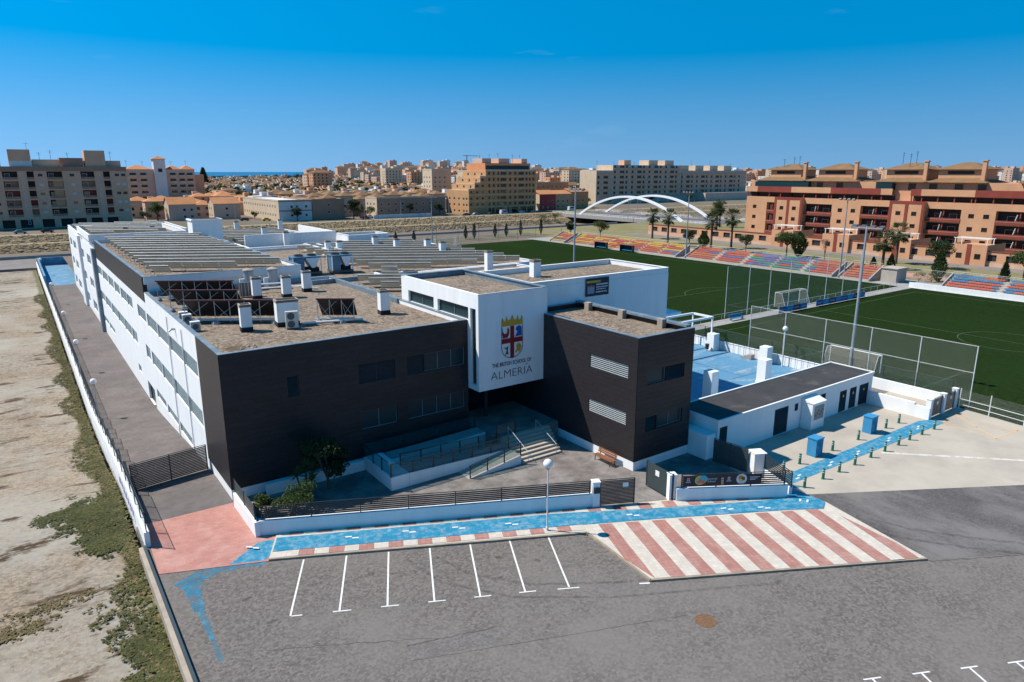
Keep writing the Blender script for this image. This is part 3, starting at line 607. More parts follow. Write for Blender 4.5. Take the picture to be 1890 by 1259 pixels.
two = tw.obj('sign_tower', ['white_wall', 'gravel', 'coping'], sch)
cp = MB(); cp.box(T1 - .42, T1 + .02, TB - .02, 12.02, 12.99, 13.04); cp.box(T0 - .02, T1 - .44, 11.6, 12.02, 12.99, 13.04); cp.box(T0 - .02, T1 - .44, TB - .02, TB + .05, 12.99, 13.02)
cp.obj('coping', 'coping', two)
for h in gh: window(two, (T0, 12.0), (0, -1), *h, style='glass', mull=2 if h[1] - h[0] > 2 else 1, depth=.3)
MB().tube((22.2, .9, .5), (22.2, .9, 4.75), .16, 12).obj('column', 'fence_dark', sch)  # dark colour deepens the porch shade
# back of the porch: dark wall under the tower between block and wing
MB().box(19.75, 26.7, 3.0, 3.3, -.2, 4.74).obj('porch_wall', 'tile_dark', sch)
en = MB(); en.box(21, 25.6, 2.9, 2.98, 1.2, 4.2); en.obj('entrance_glazing', 'glass_dark', sch)
# lettering and crest
def pol(pts, m, name, par, u0, z0, s, y=TB - .03, th=.012):
    mb = MB(); n = len(pts); P_ = [(u0 + x * s, z0 + q * s) for x, q in pts]
    mb.add([(a, y, b) for a, b in P_] + [(a, y - th, b) for a, b in P_], [tuple(range(n)), tuple(range(2 * n - 1, n - 1, -1))] + [(i, (i + 1) % n, n + (i + 1) % n, n + i) for i in range(n)])
    return mb.obj(name, m, par)
for n_, c_ in (('cr_red', (.30, .012, .016)), ('cr_blue', (.02, .09, .34)), ('cr_gold', (.62, .34, .03)), ('cr_teal', (.02, .12, .16)), ('cr_navy', (.012, .016, .045))): mat(n_, c_, rough=.5)
crest = put('school_crest', None, sch)
cx0, cz0, cs = 23.2, 7.68, 1.09      # shield: width 2.2, from z 7.7 to 10.3
def cpol(pts, m, name, th=.012): pol(pts, m, name, crest, cx0, cz0, 1.0, th=th)
crown = [(-1.1, 2.42), (-1.1, 3.0), (-.98, 3.2), (-.86, 2.86), (-.7, 2.84), (-.58, 3.28), (-.44, 2.9), (-.22, 2.9), (0, 3.34), (.22, 2.9), (.44, 2.9), (.58, 3.28), (.7, 2.84), (.86, 2.86), (.98, 3.2), (1.1, 3.0), (1.1, 2.42)]
cpol([(x, z - .04) for x, z in crown], 'cr_gold', 'crown')
cpol([(-.2, 2.34), (.2, 2.34), (.2, -.42), (.0, -.5), (-.2, -.42)], 'cr_red', 'cross')
cpol([(-1.1, 1.3), (-1.1, .88), (-.21, .88), (-.21, 1.3)], 'cr_red', 'cross'); cpol([(.21, 1.3), (.21, .88), (1.1, .88), (1.1, 1.3)], 'cr_red', 'cross')
arc = [(1.1 * math.cos(t), .55 + 1.0 * -math.sin(t)) for t in [i * math.pi / 16 for i in range(17)]]
ol = MB()
for i in range(16):
    p, q = arc[i], arc[i + 1]; ol.bar((cx0 + p[0], TB - .035, cz0 + p[1]), (cx0 + q[0], TB - .035, cz0 + q[1]), .02, .045)
for x in (-1.1, 1.1): ol.bar((cx0 + x, TB - .035, cz0 + .55), (cx0 + x, TB - .035, cz0 + 2.36), .02, .045)
ol.obj('shield_outline', 'cr_navy', crest)
cpol([(-1.02, 2.28), (-.95, 1.9), (-.8, 1.72), (-.62, 1.72), (-.5, 1.86), (-.52, 2.1), (-.42, 2.25), (-.3, 2.0), (-.34, 1.62), (-.48, 1.38), (-.98, 1.36), (-1.04, 1.7)], 'cr_red', 'crest_charge')
cpol([(.36, 2.05), (.5, 2.24), (.78, 2.3), (1.0, 2.12), (1.02, 1.4), (.32, 1.38), (.46, 1.62), (.58, 1.84), (.42, 1.88)], 'cr_blue', 'crest_charge')
cpol([(-.95, .56), (-.62, .5), (-.4, .66), (-.46, .2), (-.36, -.12), (-.6, -.05), (-.78, -.22), (-.66, .06), (-.58, .34)], 'cr_teal', 'crest_charge')
cpol([(.32, .02), (.5, .3), (.42, .52), (.56, .74), (.84, .72), (.98, .46), (.86, .1), (.7, -.08), (.6, .14), (.46, -.12)], 'cr_gold', 'crest_charge')
def text(body, size, loc, rot, m, name, par, sx=1, extrude=.006, align='CENTER', thin=0):
    cu = bpy.data.curves.new(name, 'FONT'); cu.body = body; cu.offset = thin; cu.size = size; cu.extrude = extrude; cu.align_x = align; cu.resolution_u = 2
    o = bpy.data.objects.new(name, cu); col.objects.link(o); dg = bpy.context.evaluated_depsgraph_get()
    me = bpy.data.meshes.new_from_object(o.evaluated_get(dg)); bpy.data.objects.remove(o); bpy.data.curves.remove(cu)
    me.materials.clear(); me.materials.append(MATS[m]); t = put(name, me, par, loc=loc); t.rotation_euler = rot; t.scale = (sx, 1, 1); return t
text('THE BRITISH SCHOOL OF', .50, (23.2, TB - .02, 6.62), (R(90), 0, 0), 'cr_navy', 'lettering', sch, sx=.72, extrude=.012)
text('ALMERIA', 1.02, (23.2, TB - .02, 5.55), (R(90), 0, 0), 'cr_navy', 'lettering', sch, sx=1.1, extrude=.006, thin=-.018)
MB().bar((24.72, TB - .02, 6.38), (24.84, TB - .02, 6.50), .02, .05).obj('lettering', 'cr_navy', sch)
# banner on the hall wall
mat('banner', (.012, .016, .035), (.018, .022, .04), rough=.6)
mat('skin_a', (.32, .19, .15), (.22, .13, .11), rough=.7); mat('shirt_pale', (.34, .33, .42), rough=.7)
bn = thing('wall_banner', 'dark blue photo banner with white lettering high on the hall wall', 'banner', (33.6, .77, 11.05))
MB().box(0, 3.0, -.03, 0, 0, 1.72).obj('sheet', 'banner', bn)
MB().box(.22, 1.1, -.035, -.03, .25, 1.05).obj('photograph', 'shirt_pale', bn)
for k in range(3): MB().ball((.4 + .27 * k, -.03, .98 + .05 * (k % 2)), .12, 8, 5).obj('printed_face', 'skin_a', bn)
MB().box(.1, 1.9, -.035, -.03, 1.28, 1.5).obj('printed_strip', 'cr_gold', bn)
for k, (z, a, b, hh) in enumerate(((1.02, 1.35, 2.85, .14), (.78, 1.35, 2.85, .10), (.58, 1.35, 2.6, .08), (.3, 1.3, 2.3, .12), (.3, 2.4, 2.75, .12))):
    mb = MB(); x = a; _r = random.Random(k)
    while x < b: wd = _r.uniform(.05, .13); mb.box(x, min(b, x + wd), -.036, -.031, z, z + hh); x += wd + .035
    mb.obj('printed_line', 'white_paint', bn)
# canopy ledge, pergola beams beside the hall
MB().box(45.25, 48, 1.2, 3.6, 7.6, 7.85).obj('canopy', 'white_wall', sch)
# ------------------------------------------------------------------ forecourt
sheet('forecourt', [(0, -6.05), un(22.6, .02), un(28, -.1), (32.2, -22.6), (33.8, -15.0), (33.0, -13.1), (26.7, -13.1), (26.7, 3), (19.8, 3), (19.8, 0), (0, 0)], .02, 'forecourt')
def slat_fence(name, label, p, q, z, h, n, bay, group=None, m='fence_dark', cat='fence', rails=True, slat_h=None, post_w=.07):
    """metal fence: posts and each horizontal slat a part"""
    p, q = Vector((*p, z)), Vector((*q, z)); L = (q - p).length; d = (q - p) / L; nb = max(1, round(L / bay)); ang = math.atan2(d.y, d.x)
    t = thing(name, label, cat, p, ang, group); sh_ = slat_h or h / n * .55
    for k in range(nb + 1): MB().box(-post_w / 2, post_w / 2, -post_w / 2, post_w / 2, 0, h + .03).obj('post', m, t, loc=(min(L - post_w / 2, max(post_w / 2, k * L / nb)), 0, 0))
    bl_ = L / nb - post_w - .02; me = MB().box(0, bl_, -.02, .02, 0, sh_).mesh('slat', m)
    for k in range(nb):
        for i in range(n): put('slat', me, t, loc=(k * L / nb + post_w / 2 + .01, 0, .06 + (h - .06) * i / n))
    if rails: MB().box(0, L, -.03, .03, h + .031, h + .07).obj('top_rail', m, t)
    return t
fwl = thing('front_wall', 'low white wall under the slatted fence along the pavement', 'wall', (*un(0, 0), 0), math.atan2(E.y, E.x))
MB().box(0, 22.2, 0, .32, -.1, 1.0).obj('wall_body', 'white_wall', fwl); MB().box(.0, 22.2, -.03, .35, 1.0, 1.05).obj('coping', 'white_paint', fwl)
MB().box(-.16, .16, -.2, 5.0, -.1, 1.05).obj('side_return', 'white_wall', fwl, loc=(.0, .05, 0), rz=math.radians(25.73))
slat_fence('slatted_fence', 'long dark slatted fence on the low white front wall', un(.3, -.16), un(22.1, -.16), 1.05, .88, 6, 3.1)
sp = thing('panel_fence', 'short solid dark panel fence beside the pink driveway', 'fence', (-.02, -5.9, 1.05), R(90))
MB().box(0, 4.9, -.02, .02, .05, .95).obj('panel', 'gate_green', sp)
for k in range(3): MB().box(-.04, .04, -.045, .045, 0, 1).obj('post', 'fence_dark', sp, loc=(.05 + 2.4 * k, 0, 0))
def pier(u, n, label, h=1.95, s=.5, mail=True, pos=None, cap=True):
    loc = pos or (*un(u, n), 0); t = thing('gate_pier', label, 'pier', loc, R(-25.7))
    MB().box(-s / 2, s / 2, -s / 2, s / 2, -.1, h).obj('shaft', 'white_wall', t)
    MB().box(-s / 2 - .04, s / 2 + .04, -s / 2 - .04, s / 2 + .04, h, h + .06).obj('cap', 'white_paint', t)
    if mail: MB().box(-.2, .22, -s / 2 - .12, -s / 2, h - .75, h - .35).obj('letter_box', 'fence_dark', t)
    return t
pier(22.45, -.1, 'white gate pier with a dark letter box')
pier(28.1, -.3, 'slim white gate pier beside the banner wall', mail=False)
gt = slat_fence('pedestrian_gate', 'closed dark slatted gate between white piers, small notice on it', un(22.75, -.1), un(25.3, -.1), .1, 1.85, 17, 2.6, cat='gate', slat_h=.07)
MB().box(1.65, 2.05, -.06, -.04, 1.3, 1.62).obj('notice', 'white_paint', gt)
lf = thing('gate_leaf', 'open solid green gate leaf with a white notice', 'gate', (25.25, -18.3, .1), math.atan2(2.75, .3))
MB().box(0, 2.75, -.03, .03, .05, 1.95).obj('panel', 'gate_green', lf); MB().box(1.4, 1.8, .031, .05, 1.2, 1.6).obj('notice', 'white_paint', lf)
for x in (0, 2.75): MB().box(x - .05, x + .05, -.05, .05, 0, 2.0).obj('stile', 'fence_dark', lf)
bw = thing('banner_wall', 'low white wall carrying printed banners beside the gate', 'wall', (25.35, -18.6, 0), math.atan2(-4.2, 6.95))
MB().box(0, 8.1, 0, .32, -.1, 1.0).obj('wall_body', 'white_wall', bw); MB().box(0, 8.14, -.03, .35, 1.0, 1.05).obj('coping', 'white_paint', bw)
sf = slat_fence('slatted_fence', 'dark slatted fence with banners on the short white wall', (25.7, -18.65), (32.2, -22.55), 1.05, .95, 6, 2.9)
mat('ban_dark', (.016, .018, .028), rough=.5); mat('ban_maroon', (.10, .015, .03), rough=.5)
for n_, c_ in (('pr_yellow', (.75, .5, .05)), ('pr_teal', (.05, .42, .5)), ('pr_pink', (.62, .16, .34)), ('pr_orange', (.7, .2, .03)), ('pr_white', (.6, .6, .62)), ('pr_green', (.3, .55, .12))): mat(n_, c_, rough=.5)
def disc(mb, x, z, r, y, n=20, a0=0, a1=6.28319): mb.add([(x, y, z)] + [(x + r * math.cos(a0 + (a1 - a0) * i / n), y, z + r * math.sin(a0 + (a1 - a0) * i / n)) for i in range(n + 1)], [(0, i + 1, i + 2) for i in range(n)])
def banner(x, label, kind):
    t = thing('fence_banner', label, 'banner', Vector((25.7, -18.65, 1.05)) + Vector((.857, -.515, 0)) * x + Vector((-.515, -.857, 0)) * .05, math.atan2(-.515, .857))
    MB().box(0, 2.75, -.012, 0, .12, .92).obj('sheet', 'ban_dark', t); MB().box(0, 2.75, -.016, -.0121, .12, .2).obj('stripe', 'ban_maroon', t)
    MB().box(.28, .46, -.016, -.0121, .52, .74).obj('emblem', 'pr_white', t); MB().box(.35, .39, -.02, -.0161, .52, .74).box(.28, .46, -.0195, -.0161, .62, .66).obj('emblem_cross', 'cr_red', t)
    for z in (.44, .39): MB().box(.2, .55, -.016, -.0121, z, z + .025).obj('print_line', 'pr_white', t)
    if kind == 0:
        for cx, cz, r, m, y in ((1.2, .55, .36, 'pr_yellow', .0125), (1.45, .62, .3, 'pr_teal', .0145), (1.15, .5, .2, 'pr_pink', .0165), (1.45, .42, .16, 'pr_orange', .0185), (1.0, .6, .12, 'pr_green', .0205)):
            mb = MB(); disc(mb, cx, cz, r, -y); mb.obj('print_spot', m, t)
        text('Summer', .22, (1.72, -.018, .58), (R(90), 0, 0), 'pr_white', 'print_word', t, extrude=.002, align='LEFT'); text('School', .22, (1.75, -.018, .38), (R(90), 0, 0), 'pr_white', 'print_word', t, extrude=.002, align='LEFT')
    else:
        mb = MB(); disc(mb, 1.3, .55, .39, -.0125); mb.obj('print_disc', 'pr_white', t)
        for cx, cz, r, m, y in ((1.22, .66, .17, 'pr_orange', .0145), (1.4, .58, .15, 'rust', .0165), (1.25, .45, .12, 'pr_yellow', .0185)):
            mb = MB(); disc(mb, cx, cz, r, -y); mb.obj('print_spot', m, t)
        for k, z in enumerate((.66, .56, .46)): MB().box(1.9, 2.6 - .15 * k, -.016, -.0121, z, z + .04).obj('print_line', 'pr_white', t)
banner(.12, 'dark banner with a colourful round picture, left of the pair', 0); banner(3.05, 'dark banner with a white disc and orange picture, right of the pair', 1)
# service gate beside the annex, big pier and return fence
g2 = slat_fence('service_gate', 'dark green slatted gate between annex and thick white pier', (33.15, -15.55), (33.45, -18.5), .05, 1.95, 18, 1.5, m='gate_green', cat='gate', slat_h=.085)
pier(0, 0, 'thick square white pier at the end of the green gate', h=1.85, s=.95, mail=False, pos=(33.95, -19.0, 0))
slat_fence('slatted_fence', 'short dark slatted return fence behind the banners', (34.1, -19.55), (32.75, -22.75), .7, 1.1, 7, 3.4)
MB(wframe((33.0, -22.7), (.38, .925))).box(0, 3.3, 0, .28, -.1, .7).obj('return_wall', 'white_wall', label='low white return wall below the short slatted fence', cat='wall')
# ramp, landings and steps to the porch
rp = thing('entrance_ramp', 'white ramp with glass balustrades zigzagging up to the porch', 'ramp', (0, 0, 0))
def slope(x0, x1, y0, y1, z0, z1, base=0.0, m='white_wall'):
    mb = MB(); mb.add([(x0, y0, base), (x1, y0, base), (x1, y1, base), (x0, y1, base), (x0, y0, z0), (x1, y0, z1), (x1, y1, z1), (x0, y1, z0)], [(3, 2, 1, 0), (0, 1, 5, 4), (1, 2, 6, 5), (2, 3, 7, 6), (3, 0, 4, 7)], 0)
    mb.add([(x0, y0, z0), (x1, y0, z1), (x1, y1, z1), (x0, y1, z0)], [(0, 1, 2, 3)], 1); return mb.obj('flight', ['white_wall', 'concrete_grey'], rp)
slope(15.5, 20.38, -6.9, -5.35, .03, .75); slope(11.3, 20.38, -5.3, -3.9, 1.05, .76); slope(11.3, 20.0, -2.3, -.9, 1.06, 1.38)
MB().box(9.8, 11.28, -5.3, -.5, 0, 1.05).obj('landing', ['white_wall'], rp); MB().box(20.4, 22.2, -5.3, -3.92, 0, .755).obj('landing', 'white_wall', rp)
MB().box(20.02, 26.6, -3.9, 2.9, 0, 1.4).obj('porch_floor', 'forecourt', rp)  # darker floor colour stands in for the deep porch shade
def balustrade(p, q, n):
    p, q = Vector(p), Vector(q); MB().tube(p + Vector((0, 0, 1.02)), q + Vector((0, 0, 1.02)), .03, 6).tube(p + Vector((0, 0, .12)), q + Vector((0, 0, .12)), .02, 5).obj('handrail', 'fence_dark', rp)
    for k in range(n + 1): c = p.lerp(q, k / n); MB().box(c.x - .04, c.x + .04, c.y - .04, c.y + .04, c.z - .3, c.z + 1.04).obj('post', 'fence_dark', rp)
    for k in range(n):
        a, b = p.lerp(q, (k + .04) / n), p.lerp(q, (k + .96) / n); MB().bar(a + Vector((0, 0, .57)), b + Vector((0, 0, .57)), .012, .8).obj('glass_panel', 'glass_clear', rp)
balustrade((9.85, -5.25, 1.05), (20.3, -5.25, .78), 6); balustrade((9.85, -5.2, 1.05), (9.85, -.6, 1.05), 3); balustrade((9.9, -.6, 1.05), (19.8, -.95, 1.4), 6)
balustrade((11.3, -3.85, 1.05), (20.0, -3.95, .8), 5); balustrade((15.6, -6.85, .05), (20.35, -6.85, .75), 3); balustrade((20.1, -3.85, 1.4), (22.0, -3.85, 1.4), 1)
st = thing('entrance_steps', 'broad pale concrete steps up to the dark porch', 'steps', (0, 0, 0))
for k in range(8): MB().box(20.42, 24.5 + .12 * k, -7.0 + .38 * k, -3.92, .17 * k if k else 0, .17 * (k + 1)).obj('step', 'concrete', st)
for x in (21.0, 23.9): MB().tube((x, -7.0, .9), (x, -4.2, 2.2), .025, 6).tube((x, -7.0, 0.1), (x, -7.0, .9), .025, 6).tube((x, -4.2, 1.3), (x, -4.2, 2.2), .025, 6).obj('handrail', 'steel', st)
MB().box(2.2, 9.75, -.75, -.45, 0, .85).obj('planter_wall', 'white_wall', label='low white planter wall in the shade of the front block', cat='wall')
# bench
bh = thing('park_bench', 'brown wooden slatted bench against the dark wing', 'bench', (25.95, -10.6, .02), R(-90))
mat('bench_wood', (.26, .10, .045), (.19, .072, .032), rough=.6)
for k in range(4): MB().box(-1.05, 1.05, -.28 + .14 * k, -.17 + .14 * k, .44, .48).obj('seat_slat', 'bench_wood', bh)
for k in range(3): MB().box(-1.05, 1.05, .27 + .03 * k, .31 + .03 * k, .58 + .14 * k, .69 + .14 * k).obj('back_slat', 'bench_wood', bh)
for x in (-.85, .85):
    MB().bar((x, -.26, 0), (x, -.22, .44), .05, .05).bar((x, .3, 0), (x, .36, .98), .05, .05).bar((x, -.26, .42), (x, .3, .42), .05, .04).obj('leg', 'fence_dark', bh)
# lamp posts with globes
def globe_lamp(label, loc, h, group=None, rz=0):
    t = thing('globe_lamp', label, 'street lamp', loc, rz, group)
    MB().lathe([(.09, 0), (.09, .25), (.055, .3), (.05, h * .5), (.038, h - .3)], 10).obj('pole', 'post_white' if h > 4.4 else 'steel', t); MB().lathe([(.12, h - .34), (.12, h - .27), (.07, h - .25)], 10).obj('collar', 'fence_dark', t)
    MB().ball((0, 0, h), .31, 18, 10).obj('globe', 'globe', t, smooth=True); return t
globe_lamp('tall lamp post with a white globe on the checkered pavement', (15.39, -16.52, .12), 4.65)
for k, b in enumerate((18.5, 32.5, 54.2, 77.2, 111.8, 160)):
    if k == 0: continue
    globe_lamp(('', 'nearest globe lamp along the side lane wall', 'second globe lamp along the side lane wall', 'third globe lamp along the side lane wall', 'fourth globe lamp along the side lane wall', 'farthest globe lamp at the blue painted yard')[k], (-5.5, b, hl(b)), 4.0, 'globe lamps along the lane')
globe_lamp('white globe lamp beside the blue playground wall', (62.7, -2.15, 0), 4.65)
# side perimeter wall with mesh fence, stepping down with the lane
pw = thing('perimeter_wall', 'long white wall between the waste ground and the school lane', 'wall')
pf = thing('mesh_fence', 'dark mesh fence on top of the long lane wall', 'fence')
b = -3.6
while b < 182:
    b2 = min(182, b + (4.5 if b < 40 else 12)); zt_ = hl((b + b2) / 2) + 1.05
    MB().box(-6.1, -5.8, b, b2, -4.5, zt_).obj('wall_section', 'white_wall', pw)
    for k in range(2): MB().box(-5.98, -5.92, b + k * (b2 - b) / 2 + .05, b + k * (b2 - b) / 2 + .11, zt_, zt_ + 1.35).obj('post', 'gate_green', pf)
    fm = MB(); fm.quad((-5.95, b + .05, zt_), (-5.95, b2, zt_), (-5.95, b2, zt_ + 1.3), (-5.95, b + .05, zt_ + 1.3)); fm.obj('mesh_panel', 'net_green', pf)
    MB().tube((-5.95, b + .05, zt_ + 1.3), (-5.95, b2, zt_ + 1.3), .02, 5).obj('wire', 'gate_green', pf)
    b = b2
mat('graffiti_blue', (.05, .13, .42), (.30, .12, .34), rough=.7, scale=1.2)
gr = thing('graffiti', 'blue and violet graffiti on the outside of the lane wall', 'graffiti', (-6.104, 0, 0)); _r = random.Random(8)
for k in range(9):
    y = 1 + k * .95; zc = hl(y) + .2
    pts = [(y + .38 * math.cos(t * .7) + _r.uniform(-.1, .1), zc + .34 * math.sin(t * 1.1 + k)) for t in range(9)]; mb = MB()
    for i in range(8): mb.bar((0, *pts[i]), (0, *pts[i + 1]), .012, .11)
    mb.obj('letter_stroke', 'graffiti_blue', gr)
MB().box(-5.85, -5.45, 140, 181.5, hl(140), hl(140) + 2.2).box(-5.4, 5, 181.2, 181.6, hl(140), hl(140) + 2.2).obj('yard_wall', 'blue_court', label='high blue painted wall round the far yard', cat='wall')
# kerb wall beside the car park
MB().box(-6.5, -6.26, -60, -3.7, -1, .2).obj('edge_wall', 'cap_stone', label='low stone edge wall between waste ground and car park', cat='wall')
MB().box(-6.255, -6.1, -60, -3.7, -.2, .26).obj('edge_coping', 'gate_green', label='green painted edging along the car park', cat='kerb')
# lane gate
slat_fence('lane_gate', 'wide dark louvred gate closing the side lane', (-5.6, 5.9), (-.15, 6.85), hl(6) - .02, 2.0, 15, 2.75, cat='gate', slat_h=.09)
# ------------------------------------------------------------------ annex
mat('bitumen', (.050, .046, .045), (.034, .032, .032), rough=.8, scale=.5, c3=(.13, .115, .10), scale3=.35, amt3=.6, lo3=.55, hi3=.7)
an = thing('annex_building', 'low white annex with a flat dark roof and louvred doors', 'building', (0, 0, 0))
x0, x1, y0, y1, hz = 34.1, 58.3, -15.1, -10.6, 3.1
doors = [(.25, 1.25, .05, 2.5), (7.75, 9.8, .05, 2.5), (18.25, 19.5, .05, 2.2), (20.05, 21.3, .05, 2.2), (21.8, 23.55, .05, 2.2)]; vents = [(10.75, 11.3, 1.75, 2.45), (14.9, 15.75, 1.9, 2.55)]
mb = MB(); wall(mb, (x0, y0), (1, 0), x1 - x0, 0, hz, doors + vents, .14); wall(mb, (x0, y1), (0, -1), y1 - y0, 0, hz); wall(mb, (x1, y0), (0, 1), y1 - y0, 0, hz); wall(mb, (x1, y1), (-1, 0), x1 - x0, 0, hz); mb.obj('wall', 'white_wall', an)
MB().box(x0 + .05, x1 - .05, y0 + .05, y1 - .05, hz - .15, hz + .02).obj('roof', 'bitumen', an)
mb = MB()
for a, b_, c, e in ((x0 - .08, x1 + .08, y0 - .1, y0 + .06), (x0 - .08, x1 + .08, y1 - .06, y1 + .1), (x0 - .08, x0 + .06, y0 + .06, y1 - .06), (x1 - .06, x1 + .08, y0 + .06, y1 - .06)): mb.box(a, b_, c, e, hz - .08, hz + .1)
mb.obj('roof_edge', 'white_wall', an)
for d_ in doors + vents: window(an, (x0, y0), (1, 0), *d_, style='darklouvre', name='door' if d_[2] < 1 else 'vent', depth=.12, mull=1)
for x in (18.85, 20.65, 22.6): pol([(-.16, 0), (.16, 0), (0, .28)], 'pr_yellow', 'warning_sign', an, x0 + x, 1.55, 1, y=y0 - .035)
MB().box(32.95, 34.05, -15.0, -11.6, 0, 2.1).obj('side_wall', 'white_wall', an)
ks = thing('meter_cabinet', 'white meter cabinet with a grey panel against the annex', 'cabinet', (45.9, -16.2, .01))
mb = MB(); mb.box(0, 2.1, 0, 1.05, 0, 2.5, 0); mb.add([(-.05, -.05, 2.5), (2.15, -.05, 2.5), (2.15, 1.05, 2.5), (-.05, 1.05, 2.5), (-.05, 1.05, 2.85), (2.15, 1.05, 2.85)], [(0, 1, 5, 4), (0, 4, 3), (1, 2, 5), (3, 2, 1, 0)], 0); mb.obj('casing', 'white_wall', ks)
MB().box(.35, 1.85, -.03, 0, .9, 2.2).obj('panel', 'concrete_grey', ks)
for k in range(6): MB().box(.5 + .22 * k, .64 + .22 * k, -.05, -.031, 1.25 + .2 * (k % 3), 1.42 + .2 * (k % 3)).obj('meter', 'steel_dark', ks)
# low wall, double gate and right-hand fence
MB().box(57.45, 57.75, -19.7, -15.15, 0, 1.35).box(57.45, 57.75, -21.1, -19.71, 0, 1.15).obj('yard_wall', 'white_wall', label='stepped low white wall at the end of the concrete yard', cat='wall')
for k, x in enumerate((57.75, 60.6, 63.3)):
    t = thing('gate_pier', ('white pier left of the double yard gate', 'white pier in the middle of the double yard gate', 'white pier right of the double yard gate')[k], 'pier', (x, -20.9 + .05 * k, 0))
    MB().box(-.22, .22, -.22, .22, 0, 1.95).obj('shaft', 'white_wall', t); MB().box(-.26, .26, -.26, .26, 1.95, 2.02).obj('cap', 'white_paint', t)
for k in range(2):
    t = slat_fence('yard_gate', ('left leaf of the dark slatted yard gate', 'right leaf of the dark slatted yard gate')[k], (58.0 + 2.85 * k, -20.9), (60.35 + 2.7 * k, -20.87), .03, 1.75, 15, 3, cat='gate', slat_h=.075)
    MB().box(1.2, 1.5, -.06, -.04, 1.1, 1.4).obj('notice', 'white_paint', t)
MB().box(63.25, 63.5, -20.6, 14, 0, 1.15).obj('court_wall', 'white_wall', label='white wall between playground and football pitches', cat='wall')
rf = thing('rail_fence', 'white post and rail fence beside the second pitch', 'fence')
pts = [(63.3, -21.3), (63.1, -24), (62.7, -27), (62.4, -30), (62.1, -33)]
for k, (x, y) in enumerate(pts): MB().tube((x, y, 0), (x, y, 2.1), .05, 8).obj('post', 'post_white', rf)
for k in range(4):
    for z in (.5, 1.05): MB().tube((*pts[k], z), (*pts[k + 1], z), .03, 6).obj('rail', 'post_white', rf)
    q = MB(); q.quad((*pts[k], 0), (*pts[k + 1], 0), (*pts[k + 1], 2), (*pts[k], 2)); q.obj('mesh_panel', 'net_grey', rf)
# blue boxes and bollards
mat('box_blue', (.035, .22, .42), (.045, .26, .47), rough=.6, scale=2); mat('bollard_green', (.012, .13, .075), (.016, .15, .09), rough=.45); mat('band_white', (.55, .58, .58), rough=.4)
for k, (a, b) in enumerate(((41.1, -19.5), (49.9, -19.45))):
    t = thing('utility_box', ('blue block-shaped box nearer the white pier', 'blue block-shaped box farther along the walkway')[k], 'box', (a, b, .012))
    MB().box(-.5, .5, -.4, .4, 0, 1.5).obj('casing', 'box_blue', t); MB().box(-.55, .55, -.45, .45, 1.5, 1.58).obj('lid', 'box_blue', t); MB().box(-.42, .42, -.415, -.4, .15, 1.35).obj('door', 'blue_paint', t)
def bollard0():
    t = thing('bollard', 'x', 'bollard'); MB().lathe([(.15, 0), (.15, .03), (.105, .05), (.10, .78), (.085, .86), (.03, .88)], 12).obj('body', 'bollard_green', t, smooth=False)
    for z in (.52, .68): MB().lathe([(.104, z), (.104, z + .07)], 12).obj('band', 'band_white', t)
    return t
b0 = None
for row, pts, y in (('front', (34.9, 37.4, 39.6, 41.9, 44.4, 46.6, 48.9, 50.9, 53.1, 55.4), -22.5), ('back', (36.3, 38.5, 43.2, 47.3, 52.1, 54.4), -19.85)):
    for k, x in enumerate(pts):
        lb = 'green banded bollard, %s from the left in the %s walkway row' % (('first', 'second', 'third', 'fourth', 'fifth', 'sixth', 'seventh', 'eighth', 'ninth', 'tenth')[k], 'outer' if row == 'front' else 'inner')
        if b0 is None: b0 = bollard0(); o = b0; o.location = (x, y, .012); o['label'] = lb; o['group'] = 'bollards along the blue walkway'
        else: dup(b0, (x, y + .02 * math.sin(k * 2), .012), label=lb, group='bollards along the blue walkway')
# ------------------------------------------------------------------ playground
sheet('playground', [(32.95, -10.5), (63.3, -10.5), (63.3, 14), (45.3, 14), (45.3, 1), (32.95, 1)], .015, 'blue_court')
for k, (a, b, h) in enumerate(((46.1, -4.8, 2.9), (55.2, -4.8, 2.7), (62.3, -.1, 2.1), (62.4, 7.9, 2.2))):
    t = thing('court_pillar', ('square white pillar nearest the dark wing', 'square white pillar behind the annex roof', 'square white pillar by the playground railing', 'far white pillar under the pergola post')[k], 'pillar', (a, b, .015), 0, 'white pillars round the playground')
    MB().box(-.55, .55, -.55, .55, 0, h).obj('shaft', 'white_wall', t); MB().box(-.6, .6, -.6, .6, 0, .25).obj('foot', 'white_wall', t)
rl = thing('railing', 'dark bar railing in front of the playground wall', 'railing')
for k in range(30): y = -10 + .8 * k; MB().tube((63.1, y, 0), (63.1, y, 1.35), .02, 5).obj('bar', 'fence_dark', rl)
MB().tube((63.1, -10, 1.35), (63.1, 13.2, 1.35), .025, 5).obj('top_rail', 'fence_dark', rl)
pg = thing('pergola', 'white steel pergola frame between the hall and a far pillar', 'pergola')
for p, q in (((45.3, 8.2, 4.3), (62.4, 8.2, 4.3)), ((45.3, 11.4, 4.3), (62.4, 11.4, 4.3)), ((62.4, 8.1, 4.3), (62.4, 11.5, 4.3))): MB().bar(p, q, .22, .25).obj('beam', 'white_paint', pg)
for y in (8.2, 11.4): MB().bar((62.4, y, 2.2 if y < 9 else 0), (62.4, y, 4.2), .16, .16).obj('post', 'white_paint', pg)
bt = thing('bleacher_steps', 'small dark steps beside the playground railing', 'steps', (62.4, 2.8, .015))
for k in range(3): MB().box(-.3 + .0, .5, -1.0 + .5 * k, -.5 + .5 * k, 0, .2 + .2 * (2 - k)).obj('step', 'concrete_grey', bt)
